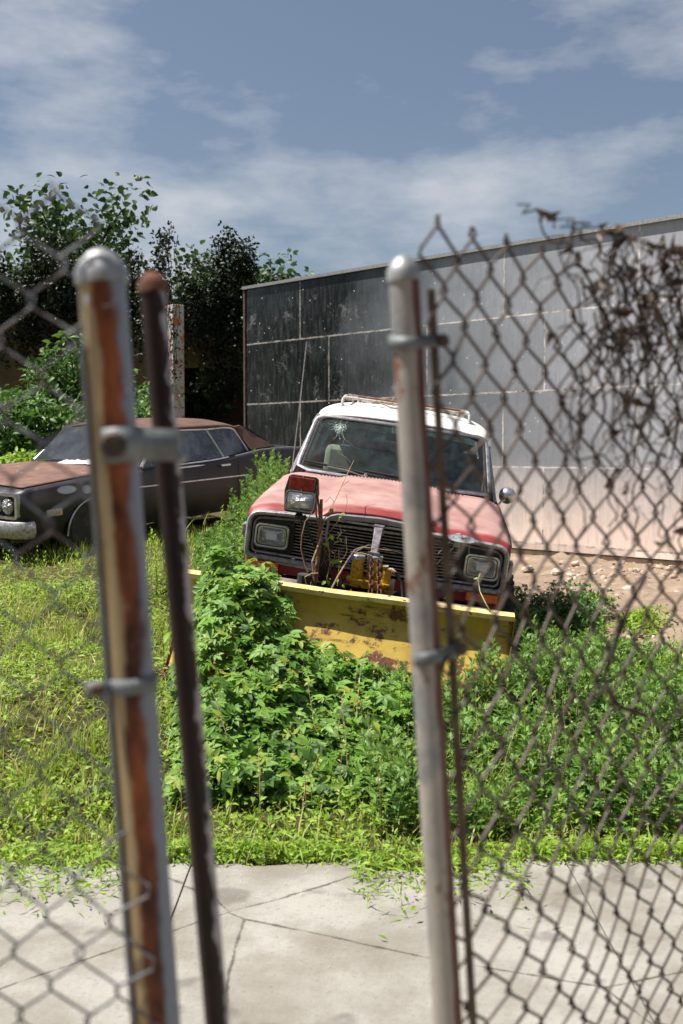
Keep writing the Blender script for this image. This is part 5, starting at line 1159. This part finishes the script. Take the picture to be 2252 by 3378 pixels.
single(720, 1830, 8.3, .35, SIMP, M['weed'], 'small leafy weed in front of the coupe rear wheel', 18, 1.0, count=3)
single(790, 1790, 9.3, .75, SIMP, M['weed'], 'tall thin-leaved weed in front of the coupe door handle', 26, .9, count=2)
# plants growing in the plow frame (car coordinates)
def car_plant(base, h, tm, m, lab, n=12, ls=1.0, name='weed_plant'):
    p = JM @ Vector(base); r = plant_mass(name, m, [(p.x, p.y, h)], tm, n, label=lab, cat='weed', kind='thing', lscale=ls)
    r.location.z = p.z
    return r
car_plant((.535, -.60, .58), .25, SIMP, M['mug'], 'young green weed sprouting behind the plow lip by the right headlight', 26, .62)
# dry vine stems in front of the grille
def grille_vines():
    root = empty('dead_vine', JM @ Vector((-.33, -.48, .60)), JR); tag(root, 'dry woody vine stems rising past the plow lamp in front of the grille', 'vine')
    o_ = Vector((-.33, -.48, .60)); mb = MB(); tw = MB()
    def J(*pts): return [Vector(p) - o_ for p in pts]
    mb.tube(J((-.350, -.50, .60), (-.345, -.47, .72), (-.352, -.42, .88), (-.362, -.40, 1.00), (-.378, -.38, 1.145)), [.011, .011, .012, .013, .010], 7)
    mb.tube(J((-.33, -.50, .60), (-.335, -.46, .75), (-.345, -.42, .90), (-.375, -.40, 1.05), (-.405, -.41, 1.18), (-.415, -.42, 1.235)), [.006, .007, .008, .008, .006, .003], 6)
    mb.tube(J((-.36, -.41, .95), (-.395, -.42, 1.05), (-.40, -.43, 1.12), (-.418, -.43, 1.20)), [.006, .006, .005, .003], 5)
    tw.tube(J((-.352, -.42, .90), (-.34, -.36, 1.02), (-.30, -.25, 1.13), (-.275, -.1, 1.23), (-.262, .1, 1.30), (-.245, .2, 1.36)), [.004, .0038, .0032, .003, .0026, .0016], 5)
    tw.tube(J((-.305, -.26, 1.12), (-.335, -.26, 1.15), (-.36, -.27, 1.11)), .0022, 5)
    tw.tube(J((-.275, -.08, 1.21), (-.25, -.08, 1.24), (-.24, -.08, 1.25)), .0016, 4)
    tw.tube(J((-.31, -.40, .92), (-.25, -.38, 1.02), (-.215, -.37, 1.09), (-.21, -.36, 1.15), (-.225, -.36, 1.20)), [.0024, .0022, .002, .0018, .001], 5)
    tw.tube(J((-.42, -.45, 1.06), (-.455, -.46, 1.0), (-.465, -.47, .90), (-.46, -.47, .82), (-.42, -.48, .72), (-.39, -.49, .68)), .0036, 5)
    tw.tube(J((-.34, -.50, .62), (-.37, -.52, .76), (-.352, -.45, .86), (-.34, -.42, .95)), .006, 6)
    tw.tube(J((-.38, -.56, .60), (-.40, -.56, .66), (-.36, -.56, .69), (-.32, -.55, .695)), .004, 5)
    tw.tube(J((-.225, -.60, .60), (-.19, -.55, .70), (-.15, -.47, .79), (-.115, -.44, .86), (-.07, -.44, .885), (.12, -.44, .89)), [.006, .006, .005, .004, .003, .002], 6)
    tw.tube(J((-.14, -.46, .845), (-.06, -.46, .848), (0, -.46, .84)), .004, 5)
    tw.tube(J((-.27, -.48, .62), (-.26, -.45, .75), (-.29, -.42, .86), (-.32, -.40, .95)), .0028, 5)
    tw.tube(J((-.19, -.5, .62), (-.20, -.46, .74), (-.22, -.42, .84)), .0022, 5)
    for k in range(16):
        a = Vector((random.uniform(-.38, -.15), random.uniform(-.5, -.3), random.uniform(.62, .9))); pts = [a - o_]
        for i in range(4): a = a + Vector((random.uniform(-.03, .03), random.uniform(-.02, .02), random.uniform(.0, .05))); pts.append(a - o_)
        tw.tube(pts, .0016, 4)
    mb.build('woody_stem', M['twig'], root, smooth=True); tw.build('thin_stems', M['paletwig'], root, smooth=True)
    P = [Vector(p) - o_ for p in [(-.29, -.42, .93), (-.27, -.42, .92), (-.25, -.4, .95), (-.22, -.42, .92), (-.30, -.42, .88), (-.29, -.42, .86), (-.26, -.45, .76), (-.23, -.45, .76), (-.20, -.45, .77), (-.17, -.46, .755), (-.21, -.46, .74), (-.26, -.5, .65), (-.24, -.52, .66), (-.20, -.52, .65), (-.16, -.52, .64), (-.27, -.5, .64), (-.31, -.36, 1.06), (-.25, -.38, 1.04), (-.10, -.52, .62), (-.215, -.37, 1.07)]]
    n = len(P); V, Fq = scatter([simple(.04, .026)], np.array(P), rng.normal(0, .5, (n, 3)) + np.array([0, -.6, .5]), rng.uniform(.6, 1.2, n)); fast_mesh('green_leaves', V, Fq, M['weed'], root)
grille_vines()
# pale tendril over the right lamp
def tendril():
    base = Vector((.78, -.70, .66)); root = empty('vine_tendril', JM @ base, JR); tag(root, 'pale green tendril arching up from the plow lip to the right headlight', 'vine')
    MB().tube([Vector(p) - base for p in [(.78, -.70, .66), (.745, -.66, .70), (.71, -.60, .745), (.69, -.52, .80), (.70, -.45, .83), (.72, -.40, .845)]], [.004, .004, .003, .003, .0025, .001], 5).build('stem', worn('pale_stem', (.42, .45, .16), (.30, .36, .12), 20), root, smooth=True)
    V, Fq = scatter([simple(.035, .016)], [(-.09, .18, .14), (-.085, .19, .15), (-.10, .18, .13), (-.06, .30, .185)], rng.normal(0, .4, (4, 3)) + np.array([0, -.7, .5]), np.ones(4)); fast_mesh('leaves', V, Fq, M['weed'], root)
tendril()

# bushes with a crown of small leaves
def bush(name, c, R, H, n, mat_, tm, lab, cat='bush', group=None, sc=1.0, stems=7, bias=(0, -.2, .8), flat=.0, lumps=6):
    x, y = c[0], c[1]; z0 = c[2] if len(c) > 2 else float(gb(x, y)); root = empty(name, (x, y, z0)); tag(root, lab, cat, group)
    st = MB(); P = []
    L = [(rng.uniform(-.6, .6) * R[0], rng.uniform(-.6, .6) * R[1], rng.uniform(.35, .95) * H, rng.uniform(.35, .6)) for _ in range(lumps)]
    for (lx, ly, lz, lr) in L:
        k = n // lumps; d = rng.normal(0, 1, (k, 3)); d /= np.linalg.norm(d, axis=1, keepdims=True); rr = (.55 + .5 * rng.random(k) ** .5)[:, None]
        P.append(np.array([lx, ly, lz * .75]) + d * rr * np.array([lr * R[0], lr * R[1], lr * H * .55]))
        st.tube([(0, 0, 0), (lx * .4, ly * .4, lz * .4), (lx, ly, lz * .8)], [.02 * H, .014 * H, .004], 5)
    P = np.concatenate(P); P[:, 2] = np.abs(P[:, 2]); kk = ~inside_car(P + np.array([x, y, z0])); P = P[kk]
    V, Fq = scatter(tm, P, rng.normal(0, .55, (len(P), 3)) + np.array(bias), rng.uniform(.7, 1.3, len(P)) * sc)
    fast_mesh('leaves', V, Fq, mat_, root); st.build('stems', M['bark'], root, smooth=True)
    return root
p = at(1790, 1940, 9.4); bush('bush', (p.x, p.y, float(gb(p.x, p.y)) - .03), (.62, .5), .62, 5200, M['dkweed'], LOBE, 'dark green bush on the bare earth right of the red wagon', sc=.72, lumps=12)
p = at(1960, 2050, 8.3); bush('bush', (p.x, p.y, float(gb(p.x, p.y)) - .03), (.5, .4), .34, 1800, M['mug'], SIMP, 'low sunlit nettle clump in front of the dark green bush', sc=1.1, lumps=8)
for (px_, py_, d_, r_, h_, n_, lab_) in ((1905, 1935, 10.6, .34, .24, 700, 'thin weedy tuft between the dark green bush and the dead brush'), (2075, 2110, 8.0, .42, .30, 1100, 'leafy weed clump on the earth by the brick lump at the right edge'), (1960, 1890, 12.2, .3, .16, 350, 'tiny weed tuft near the white slab at the wall foot'), (2040, 2030, 9.0, .25, .2, 420, 'small weed tuft beside the rounded pale stone')):
    p = at(px_, py_, d_); bush('bush', (p.x, p.y, float(gb(p.x, p.y)) - .03), (r_, r_ * .8), h_, n_, M['weed'], LOBE + SIMP, lab_, sc=.8, lumps=7)
p = at(2130, 1960, 10.5); bush('bush', (p.x, p.y, float(gb(p.x, p.y)) - .03), (.35, .35), .32, 700, M['weed'], SIMP, 'small green tuft on the rubble at the far right', sc=.9, lumps=5)
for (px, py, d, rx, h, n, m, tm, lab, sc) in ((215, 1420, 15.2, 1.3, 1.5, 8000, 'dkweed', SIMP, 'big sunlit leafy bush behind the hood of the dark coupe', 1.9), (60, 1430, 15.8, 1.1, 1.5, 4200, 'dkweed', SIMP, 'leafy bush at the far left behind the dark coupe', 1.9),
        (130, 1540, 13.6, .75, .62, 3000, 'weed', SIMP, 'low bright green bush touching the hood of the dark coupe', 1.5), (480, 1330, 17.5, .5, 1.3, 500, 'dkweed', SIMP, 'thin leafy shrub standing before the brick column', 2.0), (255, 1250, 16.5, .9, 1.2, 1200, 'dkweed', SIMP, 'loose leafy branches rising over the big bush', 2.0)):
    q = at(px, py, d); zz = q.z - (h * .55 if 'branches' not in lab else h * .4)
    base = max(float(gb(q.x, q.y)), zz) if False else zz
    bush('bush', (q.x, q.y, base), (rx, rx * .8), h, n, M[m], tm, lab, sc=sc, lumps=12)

# ---------------------------------------------------------------- rubble by the wall
def rubble():
    def stone(px, py, d, r, m, lab, br=False):
        p = at(px, py, d); x, y = p.x, p.y; z = float(gb(x, y)) + r * .35; mb = MB()
        if br: mb.box((0, 0, 0), (.20 * r / .08, .10 * r / .08, .065 * r / .08))
        else:
            ph = np.linspace(0, math.pi, 6); vs = [(0, 0, .6 * r)]; fs = []
            for a in ph[1:-1]:
                for k in range(8):
                    t = 2 * math.pi * k / 8; q = r * random.uniform(.75, 1.15); vs.append((q * math.sin(a) * math.cos(t) * 1.25, q * math.sin(a) * math.sin(t), .6 * q * math.cos(a)))
            vs.append((0, 0, -.6 * r))
            for k in range(8): fs.append((0, 1 + k, 1 + (k + 1) % 8)); fs.append((33, 25 + (k + 1) % 8, 25 + k))
            for i in range(3):
                for k in range(8): a = 1 + i * 8 + k; b = 1 + i * 8 + (k + 1) % 8; fs.append((a, a + 8, b + 8, b))
            mb.add(vs, fs)
        o = mb.build('brick' if br else 'stone', m, None, bevel=.006 if br else 0, smooth=not br, angle=25); o.location = (x, y, z); o.rotation_euler = (random.uniform(-.3, .3), random.uniform(-.3, .3), random.uniform(0, 3))
        tag(o, lab, 'brick' if br else 'stone', 'broken bricks and stones by the wall')
    pale = worn('pale_stone', (.46, .40, .34), (.36, .28, .21), 9); bk = worn('broken_brick', (.34, .12, .06), (.28, .16, .11), 12)
    stone(1740, 1815, 15.2, .10, pale, 'pale angular stone leaning at the wall foot, nearest the red wagon')
    stone(1838, 1825, 14.9, .09, pale, 'pale stone at the wall foot, second from the red wagon')
    stone(1880, 1832, 14.6, .06, pale, 'small dark-edged stone at the wall foot beside the second pale stone')
    stone(1810, 1860, 13.2, .06, pale, 'flat pale stone on the earth above the dark green bush')
    stone(2000, 1870, 12.8, .10, pale, 'white flat slab lying before the wall foot')
    stone(2075, 1868, 12.9, .11, pale, 'broad white slab lying near the right edge')
    stone(2142, 1855, 12.6, .07, bk, 'red broken brick at the foot of the wall by the right edge', True)
    stone(1995, 1972, 9.9, .085, bk, 'orange-red brick lying behind the low nettle clump', True)
    stone(2135, 2085, 7.6, .12, bk, 'red brick lump on bare earth at the right edge', False)
    stone(2060, 1985, 9.4, .10, pale, 'rounded pale stone right of the red brick')
    stone(2110, 2040, 8.4, .07, pale, 'small pale stone above the red brick lump')
    n = 2600; x = rng.uniform(1.3, 5.5, n); y = rng.uniform(7.6, 16.0, n); k = (x > .9 + .14 * y); x, y = x[k], y[k]; n = len(x)
    P = np.stack([x, y, gb(x, y) + .004], 1)
    cube = (np.array([(a, b, c) for a in (-1, 1) for b in (-1, 1) for c in (-.5, .6)]) * .5 * (1 + .25 * rng.standard_normal((8, 3))), np.array([(0, 1, 3, 2), (4, 6, 7, 5), (0, 4, 5, 1), (2, 3, 7, 6), (0, 2, 6, 4), (1, 5, 7, 3)]))
    V, Fq = scatter([cube], P, upnorm(n, .5, (0, 0, 1)), rng.gamma(1.6, .016, n) + .006)
    tag(fast_mesh('gravel', V, Fq, leafmat('gravel', [(.16, .11, .08), (.40, .30, .22), (.50, .44, .38), (.30, .13, .08)], 0.0, .9)), 'broken stone and brick gravel on the bare earth by the wall', 'gravel', kind='stuff')
    # dead branches heap next to the dark pole and by the wall
    for (px, py, d, lab, nn, rad) in ((545, 2160, 6.3, 'small heap of dead twigs in the grass beside the thin dark pole', 40, .16), (1990, 1900, 11.0, 'pile of dead brush on the earth before the wall', 70, .45)):
        p = at(px, py, d); z = float(gb(p.x, p.y)); root = MB()
        for k in range(nn):
            a = random.uniform(0, 6.28); l = random.uniform(.5, 1) * rad; c = Vector((random.gauss(0, rad * .4), random.gauss(0, rad * .35), random.uniform(.0, .05 + rad * .2))); dv_ = Vector((math.cos(a), math.sin(a), random.uniform(-.15, .2))) * l
            root.tube([c - dv_ * .5, c + Vector((0, 0, .01)), c + dv_ * .5], random.uniform(.0018, .004), 4)
        o = root.build('twig_heap', M['twig']); o.location = (p.x, p.y, z); tag(o, lab, 'twigs')
rubble()

# ---------------------------------------------------------------- shaded house, column, ivy and trees at the left rear
def added_terrace():
    # unseen brick terrace, added behind the camera to shut off part of the sky
    root = empty('unseen_terrace', (0, -13, 0)); tag(root, 'unseen brick terrace added behind the camera to cut sky light', 'building')
    bk = mat('street_brick', (.2, .1, .07), .9); n = N(bk); b = n.n('TexBrick'); n.l(n.obj(), b.inputs[0]); b.inputs['Scale'].default_value = 6
    b.inputs['Color1'].default_value = (.16, .07, .045, 1); b.inputs['Color2'].default_value = (.11, .05, .035, 1); b.inputs['Mortar'].default_value = (.2, .18, .16, 1); n.col(b.outputs[0])
    MB().box((0, -4, 5), (44, 8, 10)).build('wall', bk, root); MB().box((0, -3.9, 10.15), (44.6, 8.6, .3)).build('cornice', M['trim'], root)
    for k in range(11):
        for z in (2.0, 5.0, 8.0): 
            f = MB().box((-20 + k * 4, .04, z), (1.3, .1, 1.8)).build('window_frame', M['white'], root); MB().box((-20 + k * 4, .10, z), (1.1, .03, 1.6)).build('pane', M['darkint'], f)
added_terrace()
def house():
    Y = 25.0
    def X(px, d=Y): return (px - 1126) / F * d
    gx = X(300); g0 = float(gz(gx, Y))
    root = empty('house', (0, Y, 0)); tag(root, 'shaded tan building with dark open bay behind the coupe, hung with ivy', 'building')
    tanm = worn('tan_render', (.20, .155, .085), (.13, .10, .06), 2, (.4, .6), .9)
    x0, x1 = -13.0, X(560)
    MB().box(((x0 + x1) / 2, .15, 2.4), (x1 - x0, .3, 4.8)).build('wall', tanm, root)
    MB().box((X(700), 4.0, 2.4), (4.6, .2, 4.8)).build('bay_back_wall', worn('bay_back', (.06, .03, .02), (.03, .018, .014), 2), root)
    MB().box((X(700), .15, 4.3), (X(830) - X(560), .3, 1.4)).build('lintel', tanm, root)
    MB().box((-7.2, 2.2, 4.95), (12.6, 4.9, .16)).build('roof_slab', M['black'], root, bevel=.01)
    MB().box((X(150), -.02, 2.4), (.9, .06, 1.1)).build('window_frame', M['black'], root)
    cm = worn('column_paint', (.60, .56, .50), (.55, .22, .09), 5, (.50, .58), .8, 0, .4, speck=(7, .60, (.05, .05, .03)))
    MB().box((X(583, 23.5), -1.5, 2.5), (.27, .27, 4.6), (0, 0, .6)).build('brick_column', cm, root, bevel=.01)
    MB().box((X(300), -.03, .9), (4.5, .04, .7)).build('dado_panel', M['black'], root)
    # meter box on the column
    MB().box((X(574, 23.3), -1.75, 3.0), (.14, .12, .22)).build('meter_box', M['galv'], root, bevel=.01)
house()
def crown(P, n, tm, sc, mat_, parent, spread=.3, lump=.55):
    P = np.array(P); k = rng.integers(0, len(P), n); d = np.clip(rng.normal(0, 1, (n, 3)), -1.5, 1.5) * spread
    V, Fq = scatter(tm, P[k] + d, rng.normal(0, .7, (n, 3)) + np.array([0, -.2, .6]), rng.uniform(.7, 1.3, n) * sc); return fast_mesh('crown', V, Fq, mat_, parent)
def ivy_hang(px0, px1, py0, py1, d, n, lab, dens=.5):
    a = at((px0 + px1) / 2, py1, d); root = empty('hanging_ivy', (a.x, a.y, a.z)); tag(root, lab, 'ivy')
    c = []; L = MB()
    for k in range(max(6, int((px1 - px0) / 9))):
        px = random.uniform(px0, px1); ln = random.uniform(.35, 1.0) ** .8; pe = py0 + (py1 - py0) * ln; q0 = at(px, py0 + random.uniform(-25, 90) + 45 * math.sin(px * .031), d - random.uniform(0, .5)); q1 = at(px + random.uniform(-15, 15), pe, q0.y)
        pts = [q0.lerp(q1, t) + Vector((random.gauss(0, .03), random.gauss(0, .05), 0)) for t in np.linspace(0, 1, 9)]; L.tube([p_ - a for p_ in pts], .008, 4); c += [p_ - a for p_ in pts]
    crown(c, n, [simple(.10, .08), simple(.12, .07)], .8, M['ivy'], root, .10).name = 'leaves'
    L.build('stems', M['bark'], root)
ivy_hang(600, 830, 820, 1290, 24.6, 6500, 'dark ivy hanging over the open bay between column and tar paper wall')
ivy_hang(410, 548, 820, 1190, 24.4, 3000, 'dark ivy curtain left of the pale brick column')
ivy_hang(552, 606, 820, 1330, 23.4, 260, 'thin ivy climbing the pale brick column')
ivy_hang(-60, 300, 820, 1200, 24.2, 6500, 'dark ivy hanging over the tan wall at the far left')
def tree(x, y, h, r, n, lab, m='tree', trunk=.22, low=.35):
    z0 = float(gz(x, y)); root = empty('tree', (x, y, z0)); tag(root, lab, 'tree', None)
    t = MB(); t.tube([(0, 0, -.1), (.1, 0, h * .3), (0, .1, h * .6), (.05, 0, h * .85)], [trunk, trunk * .8, trunk * .55, trunk * .15], 10); c = []
    for k in range(26):
        a = random.uniform(0, 6.28); zz = h * random.uniform(low, .98); rr = r * math.sqrt(max(.05, 1 - ((zz / h - .62) / .48) ** 2)) * random.uniform(.35, 1); e = Vector((math.cos(a) * rr, math.sin(a) * rr, zz))
        b = Vector((0, 0, zz - random.uniform(.1, .25) * h)); t.tube([b, b.lerp(e, .5) + Vector((0, 0, .1)), e], [trunk * .3, trunk * .2, .02], 5); c += [tuple(b.lerp(e, q)) for q in (.55, .8, 1.0)]
    t.build('trunk', M['bark'], root, smooth=True); crown(c, n, [simple(.22, .14), simple(.18, .12)], 1.0, M[m], root, r * .16)
tree(-6.6, 27.5, 7.2, 2.8, 7000, 'dense dark tree rising behind the tan building, the one nearest its middle')
tree(-11.2, 26.5, 8.0, 3.0, 6000, 'dark tree behind the tan building at the far left')
tree(-3.2, 29.5, 6.4, 2.2, 5000, 'dark tree whose crown shows over the end of the tar paper wall')
tree(-9.8, 20.5, 6.4, 2.3, 4500, 'tree added out of view left of the big bush to darken the wall reflection')  # added out of view for a dark reflection in the wall
bpy.context.view_layer.update()
